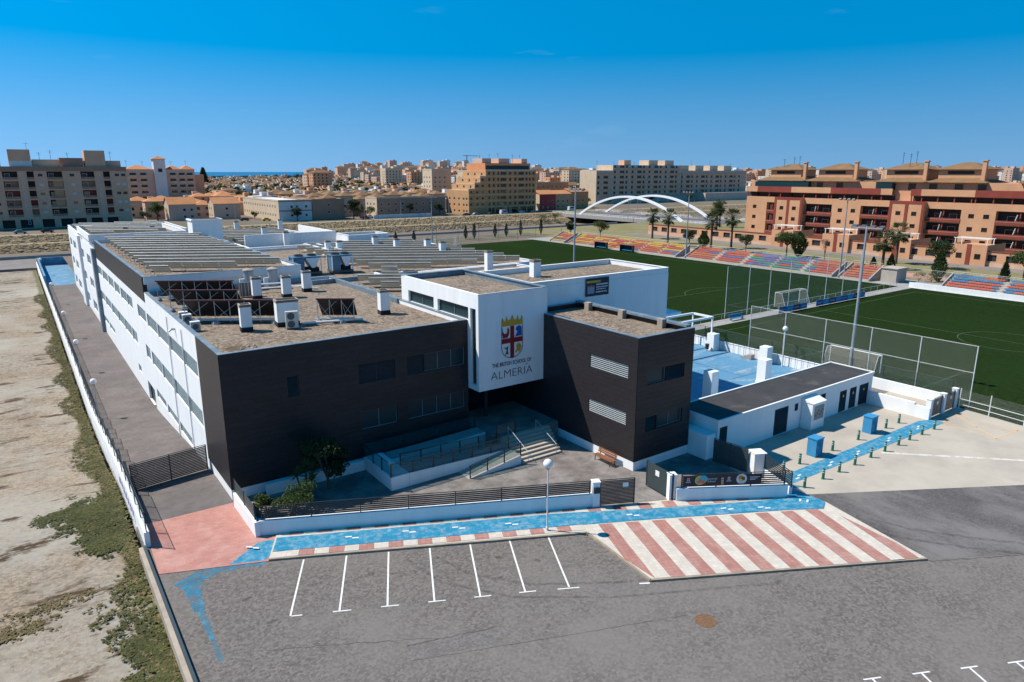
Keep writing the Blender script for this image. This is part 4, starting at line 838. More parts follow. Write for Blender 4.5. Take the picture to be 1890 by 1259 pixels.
bi = thing('litter_bin', 'dark litter bin at the far playground pillar', 'bin', (61.3, 7.9, .015)); MB().lathe([(.22, .25), (.27, .95)], 12).obj('bucket', 'fence_dark', bi); MB().tube((0, 0, 0), (0, 0, .3), .04, 6).obj('foot', 'steel_dark', bi)
# markings on the court
mb = MB()
for p, q in (((50, -9.9), (50, 6)), ((50, 6), (61, 6)), ((55.5, -2), (55.5, 6)), ((50, -2), (61, -2))): mb.bar((*p, .02), (*q, .02), .07, .004)
mb.obj('court_marking', 'fence_dark', kind='structure')
# ------------------------------------------------------------------ rooftop plant
ORD = ['first', 'second', 'third', 'fourth', 'fifth', 'sixth', 'seventh', 'eighth', 'ninth', 'tenth', 'eleventh', 'twelfth', 'thirteenth', 'fourteenth', 'fifteenth', 'sixteenth', 'seventeenth', 'eighteenth', 'nineteenth', 'twentieth', 'twenty-first', 'twenty-second', 'twenty-third', 'twenty-fourth']
mat('pv_face', (.012, .016, .03), (.016, .02, .035), rough=.15); mat('pv_back', (.235, .225, .19), (.165, .16, .135), rough=.7, scale=1.5, rand=.05); _m = MATS['pv_back'].node_tree; _t = _m.nodes.new('ShaderNodeBsdfTranslucent'); _t.inputs[0].default_value = (.36, .345, .29, 1); _x = _m.nodes.new('ShaderNodeMixShader'); _x.inputs[0].default_value = .2
_m.links.new(_m.nodes['Principled BSDF'].outputs[0], _x.inputs[1]); _m.links.new(_t.outputs[0], _x.inputs[2]); _m.links.new(_x.outputs[0], _m.nodes['Material Output'].inputs[0])   # thin-film panels let some light through
mat('alu', (.58, .58, .55), (.46, .46, .44), rough=.5, metal=.1)
mat('collector_dark', (.012, .009, .010), (.018, .013, .013), rough=.6); mat('rail_brown', (.12, .035, .035), (.09, .028, .028), rough=.6)
RA = R(-31); DX, FX = Vector((math.cos(RA), math.sin(RA))), Vector((-math.sin(RA), math.cos(RA)))
MW = 2.0
def pv_module():
    mb = MB(); y0, z0, y1, z1 = -.52, 1.02, .52, .34; t = .04
    for k in range(3): yk, zk = y0 + (y1 - y0) * k / 3, z0 + (z1 - z0) * k / 3; mb.add([(0, yk, zk - .02), (MW - .03, yk, zk - .02), (MW - .03, yk + .06, zk + .02), (0, yk + .06, zk + .02)], [(0, 1, 2, 3)], 0)
    mb.add([(0, y0, z0 - t), (MW - .03, y0, z0 - t), (MW - .03, y1, z1 - t), (0, y1, z1 - t)], [(3, 2, 1, 0)], 1)
    mb.add([(0, y0 - .005, z0 - t - .02), (MW - .03, y0 - .005, z0 - t - .02), (MW - .03, y0 - .005, z0 + .13), (0, y0 - .005, z0 + .13)], [(0, 1, 2, 3), (3, 2, 1, 0)], 2)
    mb.tube((0, y0 - .02, z0 + .08), (MW - .03, y0 - .02, z0 + .07), .06, 6, mi=2)  # tube added along the top edge to catch the sun as a bright line
    return mb.mesh('solar_panel', ['alu', 'pv_back', 'alu'])
PVM = pv_module()
PVL = MB().bar((0, -.5, 0), (0, -.5, 1.0), .04, .04).bar((0, .5, 0), (0, .5, .34), .04, .04).bar((0, -.5, .02), (0, .5, .02), .05, .05).mesh('support_frame', 'alu')
def pv_field(x0, x1, y0, y1, z, pitch, where, start=0.0, jitter=0, skip=()):
    s0 = min(FX.dot(Vector(q)) for q in ((x0, y0), (x1, y0), (x0, y1), (x1, y1))) + start; n = 0; s = s0; s1 = max(FX.dot(Vector(q)) for q in ((x0, y0), (x1, y0), (x0, y1), (x1, y1)))
    while s < s1:
        c = FX * s; lo, hi = -1e9, 1e9
        for k, (a, b) in enumerate(((x0, x1), (y0, y1))):
            t0, t1 = (a - c[k]) / DX[k], (b - c[k]) / DX[k]; lo, hi = max(lo, min(t0, t1)), min(hi, max(t0, t1))
        m = int((hi - lo) / MW)
        if m >= 1 and n not in skip:
            p = c + DX * lo
            t = thing('solar_panel_row', '%s row of tilted solar panels from the front on the %s' % (ORD[n], where), 'solar panels', (p.x, p.y, z), RA, 'solar panel rows on the ' + where)
            for k in range(m): put('solar_panel', PVM, t, loc=(k * MW, 0, 0))
            for k in range(0, m + 1, 2): put('support_frame', PVL, t, loc=(min(k * MW, m * MW - .1) + .03, 0, 0))
        if m >= 1: n += 1
        s += pitch
pv_field(1.6, 15.9, 33.5, 77.5, 11.77, 3.2, 'raised left roof', start=1.5)
pv_field(1.0, 14.6, 90, 111, 11.62, 3.4, 'high white roof', start=2)
pv_field(1.0, 19, 113.5, 136, 10.42, 3.6, 'farthest left roof', start=2)
pv_field(26.5, 47.5, 29.5, 64, 10.27, 3.3, 'right gravel roof', start=1.0)
pv_field(21, 36, 73, 101, 10.27, 3.5, 'far middle roof', start=1.5)
pv_field(21.2, 26.9, 18.4, 26.6, 10.27, 2.6, 'small roof behind the tower', start=1)
# solar thermal racks seen from behind
def collector(p, q, z, h, label):
    p, q = Vector(p), Vector(q); L = (q - p).length; t = thing('solar_collector_rack', label, 'solar collector', (p.x, p.y, z), math.atan2(q.y - p.y, q.x - p.x)); n = max(2, round(L / 1.15)); wd = L / n
    for k in range(n):
        mb = MB(); mb.add([(k * wd + .02, -.05, h), (k * wd + wd - .02, -.05, h), (k * wd + wd - .02, 1.25, .42), (k * wd + .02, 1.25, .42)], [(0, 1, 2, 3)], 0); mb.add([(k * wd + .02, -.1, h - .06), (k * wd + wd - .02, -.1, h - .06), (k * wd + wd - .02, 1.2, .36), (k * wd + .02, 1.2, .36)], [(3, 2, 1, 0)], 1); mb.obj('collector_panel', ['pv_face', 'collector_dark'], t)
    MB().box(-.1, L + .1, -.2, .02, h - .04, h + .07).obj('header_pipe', 'rail_brown', t)
    MB().box(0, L, -.1, .0, .36, .42).obj('cross_rail', 'alu', t)
    for k in range(0, n + 1):
        x = k * wd; MB().bar((x, -.12, .15), (x, -.12, h), .045, .045).obj('strut', 'alu', t)
        if k < n and k % 2 == 0: MB().bar((x, -.13, .4), (x + wd * 1.6 if k + 2 <= n else x + wd, -.13, h - .15), .025, .025).bar((x + wd, -.14, .4), (x, -.14, h - .15), .025, .025).obj('brace', 'alu', t)
    MB().box(-.3, L + .3, -.25, -.1, .28, .35).obj('base_rail', 'alu', t)
    for k in range(0, n + 1, 2): MB().lathe([(.42, 0), (.34, .18), (.16, .3)], 8, (k * wd, -.18, 0)).obj('ballast_block', 'concrete_grey', t)
collector((.75, 14.1), (7.0, 10.0), 10.27, 1.95, 'nearest of three long dark collector racks seen from behind')
collector((.75, 20.4), (5.8, 17.0), 10.27, 1.95, 'middle of three long dark collector racks seen from behind')
collector((.75, 27.1), (6.9, 23.1), 10.27, 1.95, 'farthest of three long dark collector racks, below the raised wall')
collector((10.0, 8.1), (12.5, 6.35), 10.27, 2.0, 'short dark collector rack standing alone on the gravel roof')
# split-unit air conditioner in front of the wide chimney
ac = thing('air_conditioner', 'cream air conditioner with two fans in front of the wide chimney', 'air conditioner', (7.35, 6.9, RF + .02), R(-12))
mat('ac_cream', (.60, .57, .48), (.54, .51, .43), rough=.5)
MB().box(-.48, .48, -.2, .2, .1, 1.45).obj('casing', 'ac_cream', ac); MB().box(-.45, .45, -.15, .15, 0, .1).obj('feet', 'steel_dark', ac)
for z in (.42, 1.08):
    o = MB(Matrix.Translation((-.08, -.2, z)) @ Matrix.Rotation(R(90), 4, 'X')).lathe([(.29, 0), (.29, .02), (.25, .02), (.24, .005), (.08, .006), (.07, .02), (.01, .02)], 16).obj('fan_grille', 'steel_dark', ac)
# chillers: white casings with V-shaped coil ends
mat('chiller_blue', (.10, .19, .27), (.08, .16, .23), rough=.5)
def chiller(x, y, w_, label, rz):
    t = thing('chiller', label, 'chiller', (x, y, RF + .02), rz)
    MB().box(0, w_, 0, 2.2, .1, .4).obj('base', 'steel_dark', t); MB().box(.02, w_ - .02, .05, 2.15, 2.15, 2.3).obj('top', 'chiller_blue', t)
    for k, xx in enumerate((0, w_ - .1)): MB().box(xx, xx + .1, 0, .1, .4, 2.15).box(xx, xx + .1, 2.1, 2.2, .4, 2.15).obj('corner_post', 'white_paint', t)
    MB().box(.12, w_ * .40, .02, 2.18, .42, 2.12).obj('casing', 'chiller_blue', t)
    mb = MB(); xa, xb = w_ * .45, w_ - .14; xm = (xa + xb) / 2
    mb.add([(xa, .04, 2.12), (xb, .04, 2.12), (xm + .18, .04, .9), (xm - .18, .04, .9), (xa, 2.1, 2.12), (xb, 2.1, 2.12), (xm + .18, 2.1, .9), (xm - .18, 2.1, .9)], [(3, 2, 1, 0), (1, 2, 6, 5), (0, 4, 7, 3), (4, 5, 6, 7)]); mb.obj('coil_end', 'white_paint', t)
    MB().box(xa + .1, xb - .1, .3, 2.0, .45, .88).obj('compressor', 'tile_grout', t)
    for k in range(2): MB().lathe([(.55, 0), (.55, .22), (.5, .22), (.48, .05), (.1, .06), (.01, .1)], 16, (w_ * .28 + k * w_ * .46, 1.1, 2.3)).obj('fan', 'steel_dark', t)
chiller(17.0, 35.3, 3.5, 'left of two boxy blue and white chillers on the roof', R(-4)); chiller(21.7, 34.7, 2.7, 'right of two boxy blue and white chillers on the roof', R(-4))
for k, (a, b) in enumerate(((10.0, 28.9), (12.4, 28.3))):
    t = thing('water_tank', ('left grey water cylinder before the raised wall', 'right grey water cylinder before the raised wall')[k], 'tank', (a, b, RF + .02))
    MB().lathe([(.5, .2), (.52, .3), (.52, 2.0), (.5, 2.05)], 14).obj('shell', 'steel', t, smooth=False); MB().lathe([(.62, 2.05), (.6, 2.14), (.1, 2.34)], 14).obj('lid', 'cap_stone', t); MB().box(-1.0, -.5, -.1, .1, .2, 1.2).obj('valve_frame', 'white_paint', t)
for k, (a, b) in enumerate(((.75, 10.6), (.8, 14.0), (.78, 15.4))):
    t = thing('roof_fan_coil', ('nearest small grey unit on the left roof edge', 'middle small grey unit on the left roof edge', 'rear small grey unit on the left roof edge')[k], 'air conditioner', (a, b, RF + .02)); MB().box(-.35, .35, -.2, .2, 0, .75).obj('casing', 'steel', t); MB().box(-.36, .36, -.21, .21, .75, .8).obj('lid', 'white_paint', t); MB(Matrix.Translation((0, -.2, .4)) @ Matrix.Rotation(R(90), 4, 'X')).lathe([(.24, 0), (.22, .02), (.02, .03)], 12).obj('fan_grille', 'steel_dark', t)
pp = thing('roof_pipes', 'white insulated pipes running between the roof chimneys', 'pipes')
for p, q in (((9.4, 26.0, 10.75), (15, 24.9, 10.75)), ((9.4, 26.0, 10.25), (9.4, 26.0, 11.2)), ((9.4, 26.0, 11.2), (12.6, 25.3, 11.2)), ((12.5, 25.4, 10.9), (16, 24.6, 10.4)), ((8.4, 7.5, 10.5), (13.2, 6.2, 10.5))): MB().tube(p, q, .09, 6).obj('pipe', 'white_paint', pp)
tr = thing('grey_tank_box', 'grey ribbed tank standing between the rear chimneys', 'tank', (8.6, 24.3, RF + .02)); MB().box(-.8, .8, -.3, .3, .1, 1.5).obj('body', 'steel_dark', tr)
for k in range(5): MB().box(-.7 + .33 * k, -.64 + .33 * k, -.33, -.3, .15, 1.45).obj('rib', 'steel', tr)
wt = thing('skylight_box', 'flat white skylight kerb on the middle roof', 'skylight', (26.8, 29.4, RF)); MB().box(-1.6, 1.6, -.8, .8, 0, .5).obj('kerb', 'white_wall', wt); MB().box(-1.4, 1.4, -.6, .6, .5, .56).obj('pane', 'glass_teal', wt)
# ------------------------------------------------------------------ football pitches
MB().box(63.8, 135, 19.2, 142, -.4, .03).obj('football_pitch', 'turf', kind='structure')
MB().prism([(63.8, 16.6), (63.8, -20.6), (63.0, -26), (61.5, -40), (61, -70), (135, -70), (135, 16.6)], -.4, .028).obj('small_pitch', 'turf', kind='structure')
MB().box(63.8, 136, 16.62, 19.18, -.3, .06).obj('pitch_path', 'concrete_grey', kind='structure')
MB().box(135.02, 146, -70, 146, -.3, .05).obj('stand_apron', 'concrete_grey', kind='structure')
pl = MB(); z = .036
def ln(p, q): pl.bar((*p, z), (*q, z), .12, .006)
for p, q in (((67, 21), (131, 21)), ((67, 21), (67, 139)), ((131, 21), (131, 139)), ((67, 139), (131, 139)), ((67, 80), (131, 80)), ((78.8, 21), (78.8, 37.5)), ((119.2, 21), (119.2, 37.5)), ((78.8, 37.5), (119.2, 37.5)), ((89.8, 21), (89.8, 26.5)), ((108.2, 21), (108.2, 26.5)), ((89.8, 26.5), (108.2, 26.5))): ln(p, q)
def arc_(cx, cy, r, a0, a1, n=28):
    pp_ = [(cx + r * math.cos(a0 + (a1 - a0) * i / n), cy + r * math.sin(a0 + (a1 - a0) * i / n)) for i in range(n + 1)]
    for i in range(n): ln(pp_[i], pp_[i + 1])
arc_(99, 32, 9.15, R(37), R(143)); arc_(99, 80, 9.15, 0, R(360), 48)
for p, q in (((67, 14), (131, 14)), ((67, 14), (67, -40)), ((131, 14), (131, -40)), ((99, 14), (99, -40)), ((67, -1), (78, -1)), ((78, -1), (78, -16)), ((78, -16), (67, -16))): ln(p, q)
arc_(99, -13, 6, 0, R(360), 36)
pl.obj('pitch_marking', 'line_faint', kind='structure')
def goal(label, c, rz, w_, h, d_):
    t = thing('football_goal', label, 'goal', (*c, .03), rz)
    for x in (-w_ / 2, w_ / 2): MB().tube((x, 0, 0), (x, 0, h), .06, 8).obj('post', 'white_paint', t); MB().tube((x, 0, h), (x, d_ * .55, h), .03, 6).tube((x, d_ * .55, h), (x, d_, 0), .03, 6).obj('side_stay', 'white_paint', t)
    MB().tube((-w_ / 2, 0, h), (w_ / 2, 0, h), .06, 8).obj('crossbar', 'white_paint', t)
    n = MB(); H_ = w_ / 2
    n.quad((-H_, 0, h), (H_, 0, h), (H_, d_ * .55, h - .05), (-H_, d_ * .55, h - .05)); n.quad((-H_, d_ * .55, h - .05), (H_, d_ * .55, h - .05), (H_, d_, 0), (-H_, d_, 0))
    for s in (-1, 1): n.add([(s * H_, 0, 0), (s * H_, 0, h), (s * H_, d_ * .55, h - .05), (s * H_, d_, 0)], [(0, 1, 2, 3)])
    n.obj('net', 'net_fine', t)
goal('full size white goal in front of the tall net posts', (98.8, 20.9), R(180), 7.32, 2.5, 2.2)
goal('long white goal beside the near mesh fence', (69.3, -7.4), R(90), 6.2, 2.1, 1.5)
goal('far white goal at the other end of the big pitch', (98.8, 139), 0, 7.32, 2.5, 2.2)
def ball_fence(name, label, pts, h, m, net, post_r=.05, rails=()):
    t = thing(name, label, 'fence')
    for p in pts: MB().tube((*p, 0), (*p, h), post_r, 7).obj('post', m, t)
    for k in range(len(pts) - 1):
        q = MB(); q.quad((*pts[k], .05), (*pts[k + 1], .05), (*pts[k + 1], h), (*pts[k], h)); q.obj('net', net, t)
        for r_ in rails: MB().tube((*pts[k], r_), (*pts[k + 1], r_), .022, 5).obj('wire', m, t)
ball_fence('ball_net', 'grey ball net with tall posts along the near pitch edge', [(64.3, y) for y in (3.8, -1.05, -6.2, -11.5, -16.6, -21.8)], 6.3, 'post_white', 'net_grey', rails=(3.6, 6.28))
ball_fence('ball_net', 'tall white net posts behind the big goal', [(80 + 5.7 * k, 19.6) for k in range(8)], 8.3, 'post_white', 'net_grey', rails=(8.28,))
ball_fence('green_fence', 'low dark green mesh fence along the playground wall', [(63.7, -20.3 + 3.4 * k) for k in range(12)], 2.6, 'gate_green', 'net_green', rails=(2.58,))
ball_fence('back_fence', 'pale post fence behind the seating stands', [(146.2, -40 + 5.4 * k) for k in range(34)], 2.6, 'post_white', 'net_grey', rails=(2.5, 1.2))
ball_fence('end_fence', 'tall dark post fence at the far end of the big pitch', [(60 + 8 * k, 147) for k in range(11)], 6, 'steel_dark', 'net_grey', rails=(5.9,))
ball_fence('ball_net', 'slanting ball net posts beside the school on the big pitch', [(63.5, 20 + 9 * k) for k in range(8)], 5, 'post_white', 'net_grey', rails=(4.98,))
# pitch-side rail and advertising boards
for k, c_ in enumerate(((.02, .07, .22), (.03, .16, .33), (.16, .02, .05), (.05, .24, .40))): mat('advert%d' % k, c_, tuple(v * 1.8 + .05 for v in c_), rough=.4, scale=.9)
ab0 = None
def boards(x0, n, label):
    t = thing('advert_boards', label, 'advert board', (x0, 16.65, .06))
    for k in range(n):
        o = MB().box(k * 2.0 + .02, k * 2.0 + 1.96, -.05, .05, .1, 1.1).obj('board', 'advert%d' % ((k * 7 + n) % 4), t)
        _r = random.Random(k + n * 10); x = k * 2 + .25
        pr = MB()
        while x < k * 2 + 1.6: wd = _r.uniform(.08, .25); pr.box(x, x + wd, -.056, -.051, .45, .75); x += wd + .08
        pr.obj('print', 'pr_white', o)
        MB().bar((k * 2 + .1, .05, .9), (k * 2 + .1, .6, .02), .05, .05).obj('prop', 'steel', t)
boards(90.1, 4, 'short row of blue advertising boards beside the goal'); boards(100.9, 8, 'long row of blue advertising boards beside the pitch path')
rl2 = thing('pitch_rail', 'grey rail along the path between the pitches', 'railing')
for k in range(28): MB().tube((66 + 2.5 * k, 19.0, 0), (66 + 2.5 * k, 19.0, 1.05), .03, 6).obj('post', 'steel', rl2)
MB().tube((66, 19.0, 1.05), (134, 19.0, 1.05), .03, 6).obj('rail', 'post_white', rl2)
pb = thing('path_bench', 'blue bench on the path between the pitches', 'bench', (80.5, 17.7, .06)); MB().box(-1.6, 1.6, -.25, .25, .4, .46).obj('seat', 'box_blue', pb); MB().box(-1.6, 1.6, .22, .28, .55, .95).obj('backrest', 'box_blue', pb)
for x in (-1.4, 1.4): MB().box(x - .03, x + .03, -.2, .25, 0, .4).obj('leg', 'steel', pb)
# stands with coloured seats
for n_, c_ in (('seat_red', (.58, .12, .075)), ('seat_orange', (.60, .19, .08)), ('seat_yellow', (.66, .42, .05)), ('seat_violet', (.18, .17, .38)), ('seat_green', (.09, .32, .22)), ('seat_blue', (.06, .22, .42))): mat(n_, c_, tuple(v * .8 for v in c_), rough=.5, scale=.7)
def stand(label, b0, b1, cols, rows=6, a0=136.3, seed=1):
    L = b0 - b1; t = thing('seating_stand', label, 'stand', (a0, b0, .05), R(-90)); dp, rs = .92, .40
    for r_ in range(rows): MB().box(0, L, r_ * dp, rows * dp, rs * r_, rs * (r_ + 1)).obj('tier', 'concrete', t)
    for x in (-.3, L + .02): mb = MB(); mb.add([(x, -.2, 0), (x + .28, -.2, 0), (x + .28, rows * dp, 0), (x, rows * dp, 0), (x, -.2, .5), (x + .28, -.2, .5), (x + .28, rows * dp, rs * rows + .7), (x, rows * dp, rs * rows + .7)], [(0, 1, 5, 4), (1, 2, 6, 5), (2, 3, 7, 6), (3, 0, 4, 7), (4, 5, 6, 7)]); mb.obj('side_wall', 'concrete_grey', t)
    by = {}; rnd = random.Random(seed); nblk = max(1, round(L / 8))
    for r_ in range(rows):
        x = .3; c_ = None; run = 0
        while x < L - .5:
            bl_ = min(nblk - 1, int(x / L * nblk)); edge = (x / L * nblk) % 1
            if edge < .09 and nblk > 1 and bl_ > 0: x += .5; continue
            if run <= 0: c_ = rnd.choice(cols[min(len(cols) - 1, int(bl_ * len(cols) / nblk))]); run = rnd.randint(5, 13)
            mb = by.setdefault(c_, MB()); y = r_ * dp + .3; zz = rs * (r_ + 1)
            mb.box(x, x + .44, y, y + .38, zz + .2, zz + .27); mb.box(x, x + .44, y + .36, y + .42, zz + .2, zz + .46); x += .5; run -= 1
    for c_, mb in by.items(): mb.obj('seats', c_, t, kind='stuff')
    MB().tube((0, rows * dp, rs * rows + 1), (L, rows * dp, rs * rows + 1), .03, 5).obj('back_rail', 'post_white', t)
    for k in range(int(L / 2.5) + 1): MB().tube((min(L, 2.5 * k), rows * dp, rs * rows), (min(L, 2.5 * k), rows * dp, rs * rows + 1), .025, 5).obj('back_post', 'post_white', t)
r_, o_, y_, v_, g_, b_ = 'seat_red', 'seat_orange', 'seat_yellow', 'seat_violet', 'seat_green', 'seat_blue'
stand('smallest far seating stand with yellow and violet seats', 134, 127, [[y_, v_, r_, o_]], seed=2)
stand('long seating stand with red, orange and yellow seats', 124.5, 79.5, [[o_, r_, y_], [r_, o_, r_, y_], [y_, v_, o_, r_], [r_, v_, y_, r_]], seed=3)
stand('long seating stand with red, violet and green seats', 76, 34.5, [[r_, o_, r_, v_], [y_, r_, v_, r_], [v_, g_, v_, g_], [g_, r_, v_, r_], [r_, o_, r_]], seed=5)
stand('short seating stand with only red seats', 32.7, 26.2, [[r_, o_]], seed=6)
stand('near seating stand with blue and red seats', 13, -14, [[b_, r_, r_], [b_, r_]], rows=5, a0=139.5, seed=9)
MB().box(135.3, 135.6, -50, 17.4, 0, 1.1).obj('stand_wall', 'white_wall', label='low white wall in front of the blue and red stand', cat='wall')
MB().box(138.6, 142.8, 21.6, 24.8, 0, 2.9).box(138.4, 143, 21.4, 25, 2.9, 3.05).obj('store_hut', 'concrete', label='plain tan hut beside the short red stand', cat='hut')
for k, b in enumerate((110, 99)):
    t = thing('dugout', ('left dark dugout on the far touchline', 'right dark dugout on the far touchline')[k], 'dugout', (134.2, b, .03), R(-90))
    MB().box(0, 5, .9, 1.0, 0, 1.9).obj('back', 'glass_teal', t); MB().box(0, 5, 0, 1.0, 1.9, 1.98).obj('roof', 'steel_dark', t); MB().box(.2, 4.8, .4, .8, .35, .45).obj('seat', 'box_blue', t)
    for x in (0, 4.95): MB().box(x, x + .05, 0, .95, 0, 1.9).obj('side', 'steel_dark', t)
def floodlight(label, loc, h, rz, n=4):
    t = thing('floodlight_mast', label, 'floodlight', loc, rz); MB().lathe([(.3, 0), (.3, .1), (.2, .12), (.1, h)], 12).obj('mast', 'steel', t)
    MB().box(-1.7, 1.7, -.06, .06, h - .25, h - .13).obj('cross_arm', 'steel', t)
    for k in range(n):
        x = -1.5 + 3.0 * k / (n - 1); MB(Matrix.Translation((x, -.25, h - .1)) @ Matrix.Rotation(R(-25), 4, 'X')).box(-.27, .27, -.25, .25, -.12, .12).obj('lamp_head', 'steel_dark', t)
floodlight('tall grey floodlight mast beside the annex and near pitch', (64.8, -9.3, 0), 17.0, R(90)); floodlight('floodlight mast rising behind the white hall roof', (64.5, 38.4, 0), 20.0, R(90))
floodlight('floodlight mast in the gap between the two long stands', (138.5, 77.8, 0), 17.4, R(-90)); floodlight('floodlight mast in the gap before the short red stand', (138, 33.6, 0), 17.0, R(-90))
floodlight('floodlight mast at the far corner of the big pitch', (101.7, 153, 0), 14.6, R(160))
# ------------------------------------------------------------------ buildings across the park and the river
for n_, c_, d_ in (('tan_wall', (.60, .325, .185), (.54, .29, .165)), ('brick_red', (.27, .062, .045), (.22, .05, .037)), ('tan_roof', (.235, .14, .072), (.19, .112, .06)), ('grey_tan', (.70, .41, .265), (.63, .37, .24)), ('brown_wall', (.38, .225, .155), (.33, .195, .135)), ('yellow_wall', (.52, .30, .15), (.46, .26, .13)), ('cream_wall', (.60, .47, .33), (.54, .42, .30)), ('orange_brick', (.64, .28, .13), (.56, .24, .11)), ('ochre_band', (.62, .40, .20), (.55, .35, .175)), ('pink_wall', (.60, .41, .31), (.54, .37, .28)), ('red_wall', (.46, .07, .065), (.40, .06, .055)), ('roof_orange', (.52, .24, .11), (.44, .19, .085)), ('white_house', (.66, .645, .62), (.58, .565, .545)), ('grey_block', (.64, .47, .37), (.57, .42, .33))):
    mat(n_, c_, d_, rough=.85, scale=.4, spec=.15, c3=tuple(v * .8 for v in c_), scale3=.15, amt3=.5)
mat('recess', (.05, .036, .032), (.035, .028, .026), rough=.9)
def box_part(par, name, m, *bx): return MB().box(*bx).obj(name, m, par)
def pane(par, F, u0, u1, z0, z1, depth=.18, name='window', m='glass_dark', fr='white_paint', sill=True):
    t = .09; mb = MB(F); mb.box(u0 + .01, u1 - .01, depth - .03, depth + .01, z0 + .01, z1 - .01, 1)
    for a, b, c, e in ((u0, u1, z0, z0 + t), (u0, u1, z1 - t, z1), (u0, u0 + t, z0 + t, z1 - t), (u1 - t, u1, z0 + t, z1 - t)): mb.box(a, b, depth - .1, depth - .031, c, e, 0)
    return mb.obj(name, [fr, m], par)
def hip(mb, x0, x1, y0, y1, z, h, o=.5, mi=0, ridge=None):
    x0 -= o; x1 += o; y0 -= o; y1 += o; w_, d_ = x1 - x0, y1 - y0; k = min(w_, d_) / 2
    A, B = ((x0 + k, (y0 + y1) / 2), (x1 - k, (y0 + y1) / 2)) if w_ >= d_ else (((x0 + x1) / 2, y0 + k), ((x0 + x1) / 2, y1 - k))
    v = [(x0, y0, z), (x1, y0, z), (x1, y1, z), (x0, y1, z), (*A, z + h), (*B, z + h)]
    f = [(0, 1, 5, 4), (1, 2, 5), (2, 3, 4, 5), (3, 0, 4), (3, 2, 1, 0)] if w_ >= d_ else [(0, 1, 4), (1, 2, 5, 4), (2, 3, 5), (3, 0, 4, 5), (3, 2, 1, 0)]
    mb.add(v, f, mi); mb.box(x0, x1, y0, y1, z - .12, z - .005, mi); return mb
def gable(mb, x0, x1, y0, y1, z, h, o=.4, mi=0, mw=1):      # ridge along x
    ym = (y0 + y1) / 2; t = .14
    mb.add([(x0 - o, y0 - o, z - o * h / (ym - y0)), (x1 + o, y0 - o, z - o * h / (ym - y0)), (x1 + o, ym, z + h), (x0 - o, ym, z + h), (x0 - o, y1 + o, z - o * h / (ym - y0)), (x1 + o, y1 + o, z - o * h / (ym - y0))], [(0, 1, 2, 3), (3, 2, 5, 4)], mi)
    mb.add([(x0, y0, z - .05), (x0, y1, z - .05), (x0, ym, z + h - .1), (x1, y0, z - .05), (x1, y1, z - .05), (x1, ym, z + h - .1)], [(0, 2, 1), (3, 4, 5)], mw); return mb
# --- terracotta apartments on the right (facade at x=212 looking west)
ap = thing('apartment_block', 'long terracotta apartment block with red balconies and tiled hip roofs', 'apartment block')
box_part(ap, 'core', 'tan_wall', 214, 228, -30, 112.8, 0, 19.6); Fp = wframe((212, 113), (0, -1))
def bseg(u0, u1, a0, a1, z0, z1, m, name): return MB().box(a0, a1, 113 - u1, 113 - u0, z0, z1).obj(name, m, ap)
WZ = ((9.75, 11.0), (6.1, 7.35), (2.45, 3.7))
def wallseg(u0, u1, cols, a=212.0):
    hs_ = [(c - .75, c + .75, z0, z1) for c in cols for z0, z1 in WZ]
    mb = MB(); wall(mb, (a, 113 - u0), (0, -1), u1 - u0, 0, 14, [(h[0] - u0, h[1] - u0, h[2], h[3]) for h in hs_], .25); wall(mb, (214, 113 - u0), (-1, 0), 214 - a, 0, 14); wall(mb, (a, 113 - u1), (1, 0), 214 - a, 0, 14)
    mb.quad((a, 113 - u1, 14), (214, 113 - u1, 14), (214, 113 - u0, 14), (a, 113 - u0, 14)); mb.obj('wall', 'tan_wall', ap)
    F = wframe((a, 113), (0, -1))
    for h in hs_: pane(ap, F, *h, fr='brick_red')
def balconies(u0, u1):
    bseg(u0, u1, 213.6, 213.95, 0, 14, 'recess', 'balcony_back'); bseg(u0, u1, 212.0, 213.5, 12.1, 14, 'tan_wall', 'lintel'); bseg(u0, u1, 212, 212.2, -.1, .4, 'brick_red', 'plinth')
    for z in (8.4, 4.75, 1.1):
        bseg(u0, u1, 211.85, 212.1, z, z + 1.15, 'brick_red', 'balcony_parapet'); bseg(u0, u1, 212.1, 213.6, z - .25, z, 'tan_wall', 'balcony_floor'); bseg(u0, u1, 211.8, 211.84, z + .75, z + .82, 'pink_wall', 'balcony_trim')
        MB().bar((211.95, 113 - (u0 + (u1 - u0) * .42), z + 1.2), (211.7, 113 - (u0 + (u1 - u0) * .46), z + 2.9), .16, .16).obj('furled_awning', 'white_house', ap)
        um = (u0 + u1) / 2; bseg(um - .15, um + .15, 212.3, 212.6, z, z + 3.4, 'brick_red', 'balcony_post')
        for q in (.2, .62): F = wframe((213.55, 113), (0, -1)); pane(ap, F, u0 + (u1 - u0) * q, u0 + (u1 - u0) * (q + .22), z + .3, z + 2.4, depth=-.05, name='balcony_door', fr='grey_tan')
def bay(u0, u1):
    a = 210.6; c = [u0 + (u1 - u0) * .27, u0 + (u1 - u0) * .73]; wallseg(u0, u1, c, a)
    for p, q in ((u0 - .1, u0 + .7), ((u0 + u1) / 2 - .45, (u0 + u1) / 2 + .45), (u1 - .7, u1 + .1)): bseg(p, q, a - .12, a - .01, 0, 14.1, 'brick_red', 'pilaster')
    bseg(u0 + .7, u1 - .7, a - .11, a - .012, 13.3, 14.12, 'brick_red', 'cornice')
